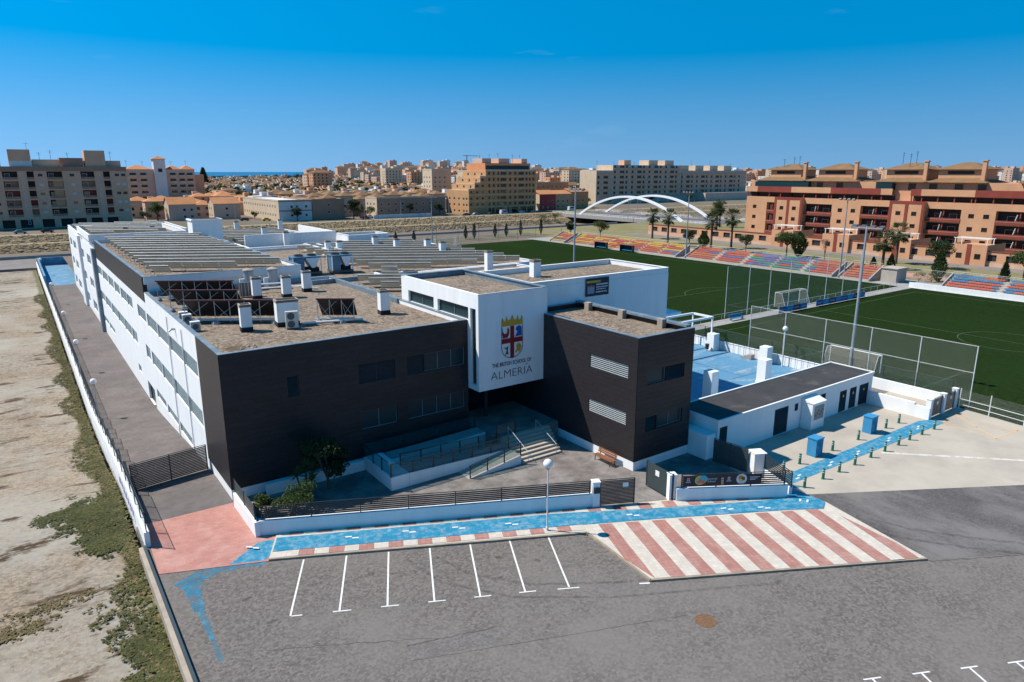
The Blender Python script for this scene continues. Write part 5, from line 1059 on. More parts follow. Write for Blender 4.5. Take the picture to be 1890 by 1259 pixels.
for s in ('w 0 8.6 3.6', 'b 8.6 12.7', 'y 12.7 23.2', 'b 23.2 33.3', 'w 33.3 43 36.2 40.6', 'b 43 52.8', 'y 52.8 62.9', 'b 62.9 72.5', 'w 72.5 81.3 75.2 79', 'b 81.3 92.8', 'y 92.8 103', 'b 103 113', 'w 113 123 115.5 120', 'b 123 133'):
    k, *q = s.split(); q = [float(x) for x in q]
    if k == 'w': wallseg(q[0], q[1], q[2:])
    elif k == 'b': balconies(*q)
    else: bay(*q)
u = 0; i = 0
for ln_ in (4.5, 13.5, 14.5, 16.5, 3.5, None, 3, 14.5, 13.5, 15.5, 4, None, 3, 14, 14):
    if ln_ is None: u += 5.5; continue
    bseg(u, u + ln_ - .02, 211.7, 212.0, 15.75, 17.6, 'brick_red' if i % 2 else 'tan_wall', 'terrace_parapet'); bseg(u, u + ln_, 212.0, 214.2, 15.6, 15.75, 'tan_wall', 'terrace_slab')
    for k in range(int(ln_ / 4.5) + 1): bseg(u + k * 4.5, u + k * 4.5 + .3, 212.1, 212.4, 14, 15.6, 'brick_red', 'terrace_post')
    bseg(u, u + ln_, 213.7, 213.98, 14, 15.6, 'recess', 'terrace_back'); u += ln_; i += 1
F = wframe((214, 113), (0, -1))
for u in (5, 12, 19, 26, 33, 50, 56, 62, 69, 75, 90, 97, 104): pane(ap, F, u, u + 2.2, 17.3, 19.2, depth=-.04, name='attic_window', fr='tan_roof')
for u0, u1 in ((3, 24), (47, 52)): bseg(u0, u1, 212.1, 213.6, 17.6, 19.3, 'glass_teal', 'glazed_terrace')
rt = MB()
for b1, b0 in ((110, 91), (90.9, 73), (66.5, 51.6), (51.5, 36), (27, 12), (11.9, -4)):
    q = hip(MB(), 213.2, 227, b0, b1, 19.7, 2.6, o=.6, ridge=1); ro = q.obj('roof', 'tan_roof', ap)
    m_ = (b0 + b1) / 2; pb0, pb1 = m_ - 6, m_ + 6; MB().box(216, 225, pb0, pb1, 20.2, 23.3).obj('pavilion', 'tan_wall', ro); hip(MB(), 216, 225, pb0, pb1, 23.4, 2.0, o=.9).obj('pavilion_roof', 'tan_roof', ro)
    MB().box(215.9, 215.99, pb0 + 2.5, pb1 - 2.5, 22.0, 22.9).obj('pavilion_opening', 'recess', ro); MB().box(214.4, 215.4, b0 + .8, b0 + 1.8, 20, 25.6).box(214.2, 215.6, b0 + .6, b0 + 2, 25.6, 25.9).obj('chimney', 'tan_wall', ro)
# garden wall with arched openings and terrace blocks
gw = thing('garden_wall', 'tan garden wall with arched openings before the apartments', 'wall')
hs_ = []; u = 2.0
while u < 118: hs_.append((u, u + 2.6, 1.3, 2.9)); u += 4.6
mb = MB(); wall(mb, (184, 135), (0, -1), 135, 0, 3.6, hs_, .35); mb.box(184.36, 184.7, 0, 135, 0, 3.58)
for h in hs_:
    for s0, s1 in ((h[0], h[0] + .7), (h[1], h[1] - .7)): mb.add([(184.02, 135 - s0, 2.9), (184.02, 135 - s1, 2.9), (184.02, 135 - s0, 2.3)], [(0, 1, 2), (2, 1, 0)])
mb.obj('wall_body', 'tan_wall', gw); box_part(gw, 'coping', 'brick_red', 183.85, 184.75, 0, 135, 3.6, 3.75); box_part(gw, 'plinth', 'pink_wall', 183.93, 184.0, 0, 135, 0, .9)
Fg = wframe((184, 135), (0, -1))
for h in hs_: MB(Fg).box(h[0], h[1], .25, .3, h[2], h[3]).obj('grille', 'fence_dark', gw)
for k, (b0, b1) in enumerate(((74.5, 82), (57, 65), (40, 48), (22, 30))):
    t = thing('terrace_house', ('tan ground floor terrace with white pergola, leftmost of the row', 'tan ground floor terrace with white pergola, second from left', 'tan ground floor terrace with white pergola, third from left', 'tan ground floor terrace with white pergola, rightmost of the row')[k], 'terrace', (183.2, b1, 0), R(-90)); L = b1 - b0
    mb = MB(); w_ = [(1.2, 2.6, 1.5, 2.9), (L - 2.6, L - 1.2, 1.5, 2.9)]; wall(mb, (0, 0), (1, 0), L, 0, 5.15, w_, .2); wall(mb, (0, 11), (0, -1), 11, 0, 5.15); wall(mb, (L, 0), (0, 1), 11, 0, 5.15); mb.quad((0, 0, 4.6), (L, 0, 4.6), (L, 11, 4.6), (0, 11, 4.6)); mb.obj('wall', 'tan_wall', t)
    for h in w_: pane(t, Matrix(), *h, fr='brick_red')
    MB().box(L / 2 - .5, L / 2 + .5, -.08, -.01, 0, 5.2).obj('pilaster', 'brick_red', t)
    for x in (.4, L - .4):
        for y in (.6, 4.5): MB().box(x - .08, x + .08, y - .08, y + .08, 4.6, 6.5).obj('pergola_post', 'white_paint', t)
    for y in (.6, 2.5, 4.5): MB().box(0, L, y - .08, y + .08, 6.5, 6.62).obj('pergola_beam', 'white_paint', t)
# --- left apartment slab, in shade towards us
al = thing('apartment_slab', 'brown brick apartment slab with deep balconies and two roof towers', 'apartment block'); y = 300.0
cols = ((-24, -19), (-10.5, -5.5), (-2.4, 0), (4.4, 9.8), (16.3, 21.3), (24.6, 27.1)); rows = ((19.6, 22.8), (15.7, 19.0), (12.0, 15.2), (8.3, 11.4), (4.7, 7.8))
hs_ = [(c0 + 26, c1 + 26, z0, z1) for c0, c1 in cols for z0, z1 in rows]; sm = []
for c in (1.3, 12.4, 28.9, 31.3, -17.5, -14): sm += [(c + 26, c + 27.6, z0 + 1.2, z0 + 2.3) for z0, z1 in rows]
gf = [(c, c + 4.2, .3, 3.6) for c in (1, 7, 13, 19, 26.5, 33, 38, 44, 50)]
mb = MB(); wall(mb, (-26, y), (1, 0), 59.5, 0, 24.7, hs_ + sm + gf, 1.6, 0); wall(mb, (-26, y + 14), (0, -1), 14, 0, 24.7); wall(mb, (33.5, y), (0, 1), 14, 0, 24.7); mb.quad((-26, y, 24.7), (33.5, y, 24.7), (33.5, y + 14, 24.7), (-26, y + 14, 24.7)); mb.obj('wall', 'grey_tan', al)
Fa = wframe((-26, y), (1, 0)); _r = random.Random(12)
for k, h in enumerate(hs_):
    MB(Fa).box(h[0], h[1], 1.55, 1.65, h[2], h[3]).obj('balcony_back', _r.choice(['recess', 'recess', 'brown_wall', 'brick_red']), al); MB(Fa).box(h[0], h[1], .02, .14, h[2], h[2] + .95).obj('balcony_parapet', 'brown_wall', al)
    if h[1] - h[0] > 3: pane(al, Fa, h[0] + .6, h[0] + 2.4, h[2] + .1, h[2] + 2.4, depth=1.5, name='balcony_door')
for h in sm: MB(Fa).box(h[0], h[1], .2, .26, h[2], h[3]).obj('window', _r.choice(['glass_dark', 'glass_dark', 'white_house']), al)
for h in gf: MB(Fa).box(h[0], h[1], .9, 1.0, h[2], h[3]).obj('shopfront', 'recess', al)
for a in (-4.4, 22.6):
    for k in range(13): z = 1.6 + 1.62 * k; MB().box(a, a + .95, y - .06, y - .01, z, z + .12).box(a, a + .95, y - .06, y - .01, z + 1.1, z + 1.22).box(a, a + .12, y - .055, y - .012, z + .12, z + 1.1).box(a + .83, a + .95, y - .055, y - .012, z + .12, z + 1.1).obj('tile_frame', 'white_house', al)
box_part(al, 'band', 'brown_wall', -26.05, 33.55, y - .12, y - .01, 23.0, 24.75); box_part(al, 'infill', 'yellow_wall', 6.2, 9.6, y + .3, y + .5, 8.4, 19)
box_part(al, 'penthouse', 'yellow_wall', -26, -10.5, y + 3, y + 13, 24.7, 28.3); box_part(al, 'penthouse', 'cream_wall', .2, 9.5, y + 4, y + 13, 24.7, 27.6); box_part(al, 'penthouse', 'brown_wall', 9.6, 18, y + 2, y + 13, 24.7, 28.3); box_part(al, 'penthouse', 'pink_wall', 26.3, 32, y + 3, y + 12, 24.7, 27.3)
box_part(al, 'roof_tower', 'grey_tan', -7.7, -.2, y + 1, y + 9, 24.7, 31.4); box_part(al, 'roof_tower', 'grey_tan', 18.6, 26.2, y + 1, y + 9, 24.7, 31.4); box_part(al, 'tower_band', 'white_house', -7.72, 0, y + .9, y + .98, 24.8, 27.0)
MB().tube((-1, y + 4, 31.4), (-1, y + 4, 34.2), .06, 5).tube((-2, y + 4, 33.8), (0, y + 4, 33.8), .04, 5).obj('aerial', 'steel_dark', al)
# --- stepped orange building
ob = thing('stepped_building', 'orange brick apartment building stepping down to the left', 'apartment block'); y = 276.0
lv = [(193.2, 197.1, 12.9), (197.1, 200.7, 16.2), (200.7, 204.4, 19.6), (204.4, 239, 23.0)]
for a0, a1, zt_ in lv:
    n = int((zt_ - 3) / 3.3); hs_ = []
    for r_ in range(n):
        z0 = 4.2 + 3.3 * r_
        if a1 > 230: hs_ += [(c - a0, c - a0 + w_, z0 + .3, z0 + 2.0) for c, w_ in ((206, 1.4), (209, 1.4), (212, 1.4), (214.2, 4.0), (220, 1.6), (223.5, 1.6), (226.5, 4.0), (231.5, 1.5), (234, 1.2), (236.5, 1.4))]
        else: hs_ += [(.9, 2.4, z0 + .4, z0 + 1.7)]
    gfl = [(c - a0, c - a0 + 4, .2, 3.3) for c in (206, 211, 216, 222, 228, 233)] if a1 > 230 else []
    mb = MB(); wall(mb, (a0, y), (1, 0), a1 - a0, 0, zt_, hs_ + gfl, .3); F = wframe((a0, y), (1, 0))
    if a1 > 230: wall(mb, (a1, y), (0, 1), 20, 0, zt_)
    zb = 0 if a0 < 194 else [q[2] for q in lv if q[1] == a0][0] - .2
    nl = int((zt_ - max(3, zb)) / 3.3); lhs = [(c, c + 1.5, zb + 1.0 + 3.3 * k, zb + 2.3 + 3.3 * k) for k in range(max(1, nl)) for c in (3, 8, 13, 18, 21)] if zb == 0 else [(c, c + 1.6, zb + 1.2, zb + 2.7) for c in (5, 12, 19)]
    wall(mb, (a0, y + 24), (0, -1), 24, zb, zt_, [h for h in lhs if h[3] < zt_], .25, 1); mb.quad((a0, y, zt_), (a1, y, zt_), (a1, y + 24, zt_), (a0, y + 24, zt_), 2); mb.obj('wall', ['orange_brick', 'yellow_wall', 'cream_wall'], ob)
    for h in hs_: pane(ob, F, *h, depth=.26, m='glass_dark', fr='ochre_band')
    for h in gfl: MB(F).box(h[0], h[1], .28, .34, h[2], h[3]).obj('shopfront', 'glass_dark', ob)
    F2 = wframe((a0, y + 24), (0, -1))
    for h in lhs:
        if h[3] < zt_: pane(ob, F2, *h, depth=.22)
    for r_ in range(n + 1): z0 = 3.4 + 3.3 * r_; (box_part(ob, 'floor_band', 'ochre_band', a0 - .02, a1 + .02, y - .14, y - .02, z0, z0 + .75) if z0 + .7 < zt_ else None)
    box_part(ob, 'parapet', 'cream_wall', a0 - .1, a1 + .1, y - .1, y + .2, zt_ + .01, zt_ + .9)
box_part(ob, 'penthouse', 'orange_brick', 205.9, 237, y + 3, y + 22, 23, 27.3); box_part(ob, 'penthouse_glazing', 'glass_teal', 206.5, 236, y + 2.9, y + 2.99, 23.6, 26)
for a0, a1 in ((206, 212), (217, 224.5), (233, 237)): box_part(ob, 'roof_room', 'pink_wall', a0, a1, y + 6, y + 16, 27.31, 29.9)
# --- grey slab behind the bridge
gb = thing('grey_apartment_slab', 'long grey apartment slab with banded balconies behind the bridge', 'apartment block'); y = 330.0
for a0, a1, zt_, n in ((335, 351, 23.6, 5), (351.02, 424, 27.4, 6), (424.02, 508, 23.6, 5)):
    hs_ = [(u, u + w_, 5.8 + 3.75 * r_ + .9, 5.8 + 3.75 * r_ + 2.7) for r_ in range(n) if 5.8 + 3.75 * r_ + 2.8 < zt_ for u, w_ in [(x, 4.6 if (x // 6) % 3 == 1 else 2.2) for x in range(1, int(a1 - a0) - 4, 6)]]
    mb = MB(); wall(mb, (a0, y), (1, 0), a1 - a0, -1, zt_, hs_, .8); wall(mb, (a0, y + 18), (0, -1), 18, -1, zt_, (), .3, 1); mb.quad((a0, y, zt_), (a1, y, zt_), (a1, y + 18, zt_), (a0, y + 18, zt_)); mb.obj('wall', ['grey_block', 'cream_wall'], gb); F = wframe((a0, y), (1, 0))
    for h in hs_: pane(gb, F, *h, depth=.7, fr='grey_tan')
    for r_ in range(n): z0 = 5.3 + 3.75 * r_; box_part(gb, 'balcony_band', 'grey_tan', a0 + 1, a1 - 1, y - .8, y - .05, z0, z0 + 1.1)
for k in range(6): box_part(gb, 'roof_room', 'cream_wall', 392 + 18 * k, 402 + 18 * k, y + 4, y + 14, 27.4 if k < 2 else 23.6, 31.2 if k < 2 else 27.5)
box_part(gb, 'roof_room', 'grey_tan', 366, 373, y + 4, y + 10, 27.4, 31); box_part(gb, 'podium', 'grey_block', 441, 560, y - 12, y - .02, -1, 6.3)
# --- beige block with white tower on the left
bb = thing('beige_block', 'beige apartment block with a white stair tower and orange roofs', 'apartment block'); y = 420.0
hs_ = [(u, u + 3.4, z0, z0 + 1.7) for z0 in (6.5, 10, 13.5, 17, 20.5) for u in (2, 7.5, 23.5, 28.5, 33)]
mb = MB(); wall(mb, (48, y), (1, 0), 37.5, 0, 24, hs_, 1.0); wall(mb, (48, y + 14), (0, -1), 14, 0, 24); mb.obj('wall', 'pink_wall', bb); F = wframe((48, y), (1, 0))
for h in hs_: pane(bb, F, *h, depth=.9); MB(F).box(h[0] - .3, h[1] + .3, -.7, -.02, h[2] - .8, h[2] + .2).obj('balcony', 'cream_wall', bb)
for a0, a1 in ((48, 62.5), (69.8, 78), (78.2, 85.5)): hip(MB(), a0, a1, y + .5, y + 13, 24.1, 2.4).obj('roof', 'roof_orange', bb)
box_part(bb, 'stair_tower', 'white_house', 63, 69.4, y - 1.5, y + 5, 0, 30); hip(MB(), 63, 69.4, y - 1.5, y + 5, 30.1, 1.8, o=.8).obj('tower_roof', 'roof_orange', bb); box_part(bb, 'tower_opening', 'recess', 65.2, 67.4, y - 1.56, y - 1.51, 22.5, 24.5); box_part(bb, 'wing', 'tan_wall', 85.6, 91, y + 2, y + 12, 0, 21)
# --- houses along the riverside road
def house(name, label, x0, x1, y, dp, h, wallm, roofm=None, rh=2.2, wins=(), kind='gable', rows=(1.2, 4.4), lit='cream_wall', par=None, group=None, wh=1.3, cat='house'):
    t = thing(name, label, cat, (x0, y, 0), 0, group); L = x1 - x0; hs_ = [(u, u + 1.3, z, z + wh) for u in wins for z in rows if z + wh < h]
    ls = [(u, u + 1.2, z, z + wh) for u in range(2, int(dp) - 2, 4) for z in rows if z + wh < h]
    mb = MB(); wall(mb, (0, 0), (1, 0), L, -.1, h, hs_, .2, 0); wall(mb, (L, 0), (0, 1), dp, -.1, h, (), .2, 0); wall(mb, (L, dp), (-1, 0), L, -.1, h, (), .2, 0); wall(mb, (0, dp), (0, -1), dp, -.1, h, ls, .2, 1); mb.quad((0, 0, h), (L, 0, h), (L, dp, h), (0, dp, h), 0); mb.obj('wall', [wallm, lit], t)
    for q in hs_: pane(t, Matrix(), *q)
    F = wframe((0, dp), (0, -1))
    for q in ls: pane(t, F, *q)
    if roofm:
        r_ = MB(); (hip if kind == 'hip' else gable)(r_, 0, L, 0, dp, h + .06, rh); r_.obj('roof', [roofm, wallm] if kind != 'hip' else roofm, t)
    else: MB().box(-.1, L + .1, -.1, .15, h, h + .7).box(-.1, .15, .16, dp, h, h + .7).obj('parapet', lit, t)
    return t
house('gable_house', 'pink house with orange tiled roof and arched blue windows', 51, 63.2, 315, 11, 7.8, 'pink_wall', 'roof_orange', 3.1, (6.2, 9.4)); house('gable_house', 'pink house with orange tiled roof and one small window', 71, 83.4, 315, 11, 7.6, 'pink_wall', 'roof_orange', 2.8, (5.5,))
house('terrace_house', 'white two storey terrace end with brown bands', 92, 107.8, 281, 60, 9.2, 'white_house', None, 0, (5.5, 8, 12.4), rows=(2, 6)); house('terrace_house', 'dark brown flat roofed terrace by the river', 108, 124, 280.6, 40, 9.3, 'brown_wall', None, 0, (7.5,), rows=(3, 6.5), lit='brown_wall')
for z in (4.6, 9.0): MB().box(91.95, 107.85, 280.86, 280.98, z, z + .5).obj('terrace_band', 'brown_wall', label='brown band on the white terrace at %s level' % ('floor' if z < 5 else 'roof'), cat='band')
house('tan_terrace', 'long tan terrace with dark ground floor behind a white wall', 141.5, 181.5, 281, 14, 9.5, 'brown_wall', None, 0, tuple(range(2, 38, 4)), rows=(2.6, 5.9), lit='cream_wall')
MB().box(136, 168, 273.2, 273.5, 0, 1.8).obj('roadside_wall', 'white_house', label='low white wall before the long tan terrace', cat='wall')
i = 0
for k in range(9):
    for j in range(2):
        x0 = 112 + 9.2 * k + 3 * j; yy = 300 + 28 * j; house('turret_house', 'peach house with small hipped roof, %s in the %s row' % (ORD[k], 'front' if j == 0 else 'rear'), x0, x0 + 6.5, yy, 9, 8.6 + (k * 7 % 3) * .9, 'pink_wall', 'tan_roof', 1.8, (1.2, 4.2), 'hip', rows=(1.5, 4.8), group='peach houses behind the tan terrace')
house('red_house', 'bright red house with orange roof at the bridge head', 249.5, 262, 286, 12, 9.6, 'red_wall', 'roof_orange', 2.2, (2, 6, 9.5)); house('tan_house', 'tan house with orange roof next to the red house', 263, 276, 288, 12, 9.5, 'tan_wall', 'roof_orange', 2, (2, 6, 9.5)); house('tan_house', 'yellow tan house between red house and grey slab', 277, 292, 290, 12, 10.5, 'orange_brick', 'roof_orange', 2, (2, 6, 10))
for k, (x0, x1, yy, h, m, lb) in enumerate(((243, 262, 345, 16, 'grey_block', 'grey flats behind the red house'), (258, 272, 380, 23, 'cream_wall', 'cream tower flats behind the red house'), (273, 296, 384, 22, 'red_wall', 'dark red flats on the skyline beside the grey slab'), (240, 256, 400, 24, 'grey_tan', 'grey tan flats on the skyline beside the orange building'), (296, 326, 350, 15, 'orange_brick', 'orange flats left of the grey slab'))):
    house('block_of_flats', lb, x0, x1, yy, 14, h, m, None, 0, tuple(range(2, int(x1 - x0) - 2, 4)), rows=(2, 5.2, 8.4, 11.6, 14.8, 18), cat='flats')
_r = random.Random(77)
for par_, xs_, y_, z_ in ((al, (-20, -14, 3, 7, 13, 29), 306, 28.3), (ob, (208, 214, 220, 228, 235), 284, 29.9), (gb, (340, 356, 380, 399, 420, 446, 470, 494), 336, 27.5), (ap, (218, 221, 224), 100, 25), (ap, (217, 220, 223), 60, 25), (bb, (50, 58, 74, 82), 426, 26)):
    for x_ in xs_: hh_ = _r.uniform(2, 4); q_ = y_ + _r.uniform(-2, 4); MB().tube((x_, q_, z_ - 4), (x_, q_, z_ + hh_), .07, 5).tube((x_ - .9, q_, z_ + hh_ - .3), (x_ + .9, q_, z_ + hh_ - .3), .045, 4).tube((x_ - .6, q_, z_ + hh_ - .9), (x_ + .6, q_, z_ + hh_ - .9), .045, 4).obj('aerial', 'steel_dark', par_)
# --- tied-arch road bridge
br = thing('arch_bridge', 'white road bridge carried by two slender arches', 'bridge'); B0, B1 = 150.0, 262.0
box_part(br, 'deck', 'concrete_grey', 240, 273, B0, B1, -1.6, .1); box_part(br, 'carriageway', 'asphalt_old', 244.5, 268.5, B0, B1, .1, .13)
for a in (243, 270):
    y0, y1, hh = (169.5, 241.5, 10.4) if a == 243 else (175.5, 249.5, 10.2); n = 32; pts = [(a, y0 + (y1 - y0) * i / n, .1 + hh * (1 - (2 * i / n - 1) ** 2)) for i in range(n + 1)]; mb = MB()
    for i in range(n): mb.bar(pts[i], pts[i + 1], 1.3, 1.0)
    mb.obj('arch', 'white_paint', br)
    for i in range(3, n - 2, 3): MB().tube(pts[i], (a, pts[i][1], .1), .06, 5).obj('hanger', 'steel', br)
for a in (240.2, 272.8):
    for z in (.5, 1.0): MB().box(a - .05, a + .05, B0, B1, z, z + .14).obj('rail', 'white_paint', br)
    for k in range(36): MB().box(a - .08, a + .08, B0 + 3.1 * k, B0 + 3.1 * k + .16, .1, 1.14).obj('rail_post', 'white_paint', br)
# --- cars
mat('car_glass', (.012, .014, .018), rough=.1); mat('tyre', (.02, .02, .02), rough=.9)
for n_, c_ in (('car_white', (.62, .62, .62)), ('car_dark', (.03, .035, .045)), ('car_red', (.38, .03, .03)), ('car_silver', (.30, .32, .34)), ('car_yellow', (.6, .42, .03))): mat(n_, c_, rough=.25, spec=.6)
def car(label, loc, rz, m, van=False):
    t = thing('parked_van' if van else 'parked_car', label, 'van' if van else 'car', loc, rz, 'vehicles parked by the river'); L, H_ = (5.4, 2.5) if van else (4.2, 1.45)
    prof = [(0, .3), (L, .3), (L, .75), (L - .25, .85), (L - .9, .9), (L - 1.5, H_ - .05), (.25 if van else .9, H_), (.05, 1.0)] if van else [(0, .3), (L, .3), (L, .7), (L - .9, .86), (L - 1.5, H_ - .03), (1.1, H_), (.3, .92), (0, .85)]
    n = len(prof); mb = MB(); mb.add([(x, -.85, z) for x, z in prof] + [(x, .85, z) for x, z in prof], [tuple(range(n)), tuple(range(2 * n - 1, n - 1, -1))] + [(i, n + i, n + (i + 1) % n, (i + 1) % n) for i in range(n)]); mb.obj('body', m, t)
    for s in (-1, 1): MB().box(1.1, L - 1.6, s * .86 - .01, s * .86 + .01, .92 if not van else 1.35, H_ - .15 if not van else 2.1).obj('side_window', 'car_glass', t)
    for x in (.8, L - .8):
        for s in (-1, 1): MB(Matrix.Translation((x, s * .8, .32)) @ Matrix.Rotation(R(90), 4, 'X')).lathe([(.32, -.1), (.32, .1)], 12).obj('wheel', 'tyre', t)
for lb, a, b_, m, van in (('white camper van parked before the orange building', 207, 266, 'car_white', True), ('dark car parked left of the stepped orange building', 184, 267, 'car_dark', False), ('silver car at the corner of the stepped orange building', 190, 267, 'car_silver', False), ('black car beside the white camper van', 199.5, 266.5, 'car_dark', False), ('white car right of the white camper van', 220, 266, 'car_white', False), ('silver car near the end of the orange building', 228, 266.3, 'car_silver', False), ('red car beside the white roadside wall', 131, 277, 'car_red', False), ('white car behind the red car', 134.8, 280, 'car_white', False), ('dark car before the pink houses', 78, 296, 'car_dark', False), ('yellow car beside the terrace street', 86.5, 290, 'car_yellow', False), ('silver car under the left apartment slab', -10, 272, 'car_silver', False), ('dark blue car under the left apartment slab', -1.5, 272, 'car_dark', False), ('pale car near the corner of the left slab', 8, 272, 'car_white', False), ('white lorry like van at the bridge head', 262, 274, 'car_white', True)): car(lb, (a, b_, .07), R(3), m, van)
# --- street lamps by the river
sl0 = None
for k, (a, b_, z, h) in enumerate(((105.2, 214, -2.6, 15.5), (30, 271.5, 0, 9), (70, 271.5, 0, 9), (150, 271.5, 0, 9), (178, 271.5, 0, 9), (205, 271.5, 0, 9), (238, 200, 0, 9), (275, 190, 0, 9), (275, 230, 0, 9), (150, 145, 0, 9), (176, 30, 0, 6), (176, 70, 0, 6), (160, 5, 0, 7))):
    t = thing('street_lamp', 'slim grey street lamp %s' % ('standing on the road behind the school', 'before the left slab', 'before the pink houses', 'before the tan terrace', 'left of the orange building', 'before the orange building', 'on the near side of the bridge', 'on the far side of the bridge near end', 'on the far side of the bridge far end', 'behind the far stand', 'on the park path right', 'on the park path left', 'behind the blue and red stand')[k], 'street lamp', (a, b_, z)); MB().lathe([(.14, 0), (.06, h)], 8).obj('pole', 'steel', t); MB().box(-.1, 1.4, -.1, .1, h, h + .12).obj('lamp_head', 'steel_dark', t)
# ------------------------------------------------------------------ vegetation
def leafmat(name, c1, c2):
    m = mat(name, c1, c2, rough=.7, scale=.9, rand=.12, spec=.2, c3=tuple(v * .55 for v in c1), scale3=.6, amt3=.6)
    nt = m.node_tree; t = nt.nodes.new('ShaderNodeBsdfTranslucent'); x = nt.nodes.new('ShaderNodeMixShader'); x.inputs[0].default_value = .35; b = nt.nodes['Principled BSDF']
    nt.links.new(b.inputs['Base Color'].links[0].from_socket, t.inputs[0]); nt.links.new(b.outputs[0], x.inputs[1]); nt.links.new(t.outputs[0], x.inputs[2]); nt.links.new(x.outputs[0], nt.nodes['Material Output'].inputs[0])
leafmat('leaf_mid', (.085, .125, .036), (.055, .088, .027)); leafmat('leaf_dark', (.045, .072, .026), (.028, .048, .019)); leafmat('leaf_yellow', (.11, .13, .04), (.07, .095, .03)); leafmat('leaf_palm', (.10, .125, .045), (.07, .09, .033)); leafmat('weed', (.135, .135, .045), (.085, .095, .032)); leafmat('weed_dry', (.28, .22, .10), (.20, .155, .075))
mat('bark', (.12, .085, .06), (.08, .058, .042), rough=.95, scale=3)
def leaves(mb, c, r, n, s, rnd, mi=0, shell=.55, flat=0):
    for _ in range(n):
        while True:
            v = Vector((rnd.uniform(-1, 1), rnd.uniform(-1, 1), rnd.uniform(-1, 1)))
            if shell < v.length < 1: break
        p = Vector(c) + Vector((v.x * r[0], v.y * r[1], v.z * r[2])); u = Vector((rnd.uniform(-1, 1), rnd.uniform(-1, 1), rnd.uniform(-.6, .6))).normalized(); w_ = u.orthogonal().normalized(); w_.rotate(Matrix.Rotation(rnd.uniform(0, 6.28), 3, u)); q = s * rnd.uniform(.6, 1.3)
        mb.add([p - u * q * .5, p + w_ * q * .32, p + u * q * .5, p - w_ * q * .32], [(0, 1, 2, 3)], mi)
def tree(name, label, loc, h, cr, m='leaf_mid', trunk=.35, seed=1, dens=1.0, cl=9, sx=1.0, flat=.62, leaf=None, group=None, cat='tree', trunks=1):
    rnd = random.Random(seed); t = thing(name, label, cat, loc, rnd.uniform(0, 6), group); tr = MB(); th = h * trunk
    tr.tube((0, 0, -.1), (.1, 0, th), .035 * h, 7, r2=.022 * h)
    cen = []
    for k in range(cl):
        a = 6.283 * k / cl + rnd.uniform(-.4, .4); q = cr * rnd.uniform(.25, .68); c = Vector((math.cos(a) * q, math.sin(a) * q, h - (h - th) * (.18 + .55 * rnd.random()))); cen.append(c); tr.tube((.1, 0, th * .92), c, .016 * h, 5, r2=.006 * h)
    cen.append(Vector((0, 0, h - (h - th) * .25)))
    tr.obj('trunk', 'bark', t); mb = MB(); lf_ = leaf or h * .055
    for c in cen: rr_ = cr * rnd.uniform(.36, .55); leaves(mb, c, (rr_, rr_, rr_ * flat), int(230 * dens), lf_, rnd, shell=.35)
    mb.obj('crown', m, t); return t
def cone_tree(name, label, loc, h, r, m='leaf_dark', seed=1, n=700, leaf=.28, bulge=.35, group=None, base=.06):
    rnd = random.Random(seed); t = thing(name, label, 'tree', loc, 0, group); MB().tube((0, 0, -.1), (0, 0, h * .8), .03 * h + .05, 6, r2=.02).obj('trunk', 'bark', t); mb = MB()
    for _ in range(n):
        f = rnd.random() ** .8; z = h * (base + (1 - base) * f); rr_ = r * (min(1, (f + .03) / bulge) ** .6 if f < bulge else (1 - (f - bulge) / (1 - bulge)) ** .75) * rnd.uniform(.75, 1.05); a = rnd.uniform(0, 6.283); p = Vector((math.cos(a) * rr_, math.sin(a) * rr_, z)); u = Vector((math.cos(a) * .5, math.sin(a) * .5, rnd.uniform(.3, 1))).normalized(); w_ = Vector((-math.sin(a), math.cos(a), rnd.uniform(-.4, .4))); s = leaf * rnd.uniform(.7, 1.4)
        mb.add([p - u * s, p + w_ * s * .5, p + u * s, p - w_ * s * .5], [(0, 1, 2, 3)])
    mb.obj('crown', m, t); return t
def palm(label, loc, h, seed, fr=70, fl=3.1):
    rnd = random.Random(seed); t = thing('palm_tree', label, 'palm', loc, rnd.uniform(0, 6), 'fan palms in the park'); tr = MB(); tr.lathe([(.45, 0), (.36, .5), (.30, h * .6), (.42, h - 1.2), (.5, h - .1)], 9); tr.obj('trunk', 'bark', t); mb = MB()
    for k in range(fr):
        a = rnd.uniform(0, 6.283); e = rnd.uniform(-1.1, 1.2); d = Vector((math.cos(a) * math.cos(e), math.sin(a) * math.cos(e), math.sin(e))); b0 = Vector((0, 0, h)); c = b0 + d * fl * .55; s = Vector((-math.sin(a), math.cos(a), 0)); n = 9
        mb.tube(b0, c, .03, 3)
        for j in range(n):
            an = (j / (n - 1) - .5) * 2.5; dd = (d * math.cos(an) + s * math.sin(an)).normalized(); tip = c + dd * fl * .55 * (1 - .25 * abs(an)) + Vector((0, 0, -.22)); w_ = dd.cross(Vector((0, 0, 1))).normalized() * .10 if abs(dd.z) < .95 else s * .1
            mb.add([c, c + dd * fl * .3 + w_, tip, c + dd * fl * .3 - w_], [(0, 1, 2, 3)])
    mb.obj('fronds', 'leaf_palm', t); return t
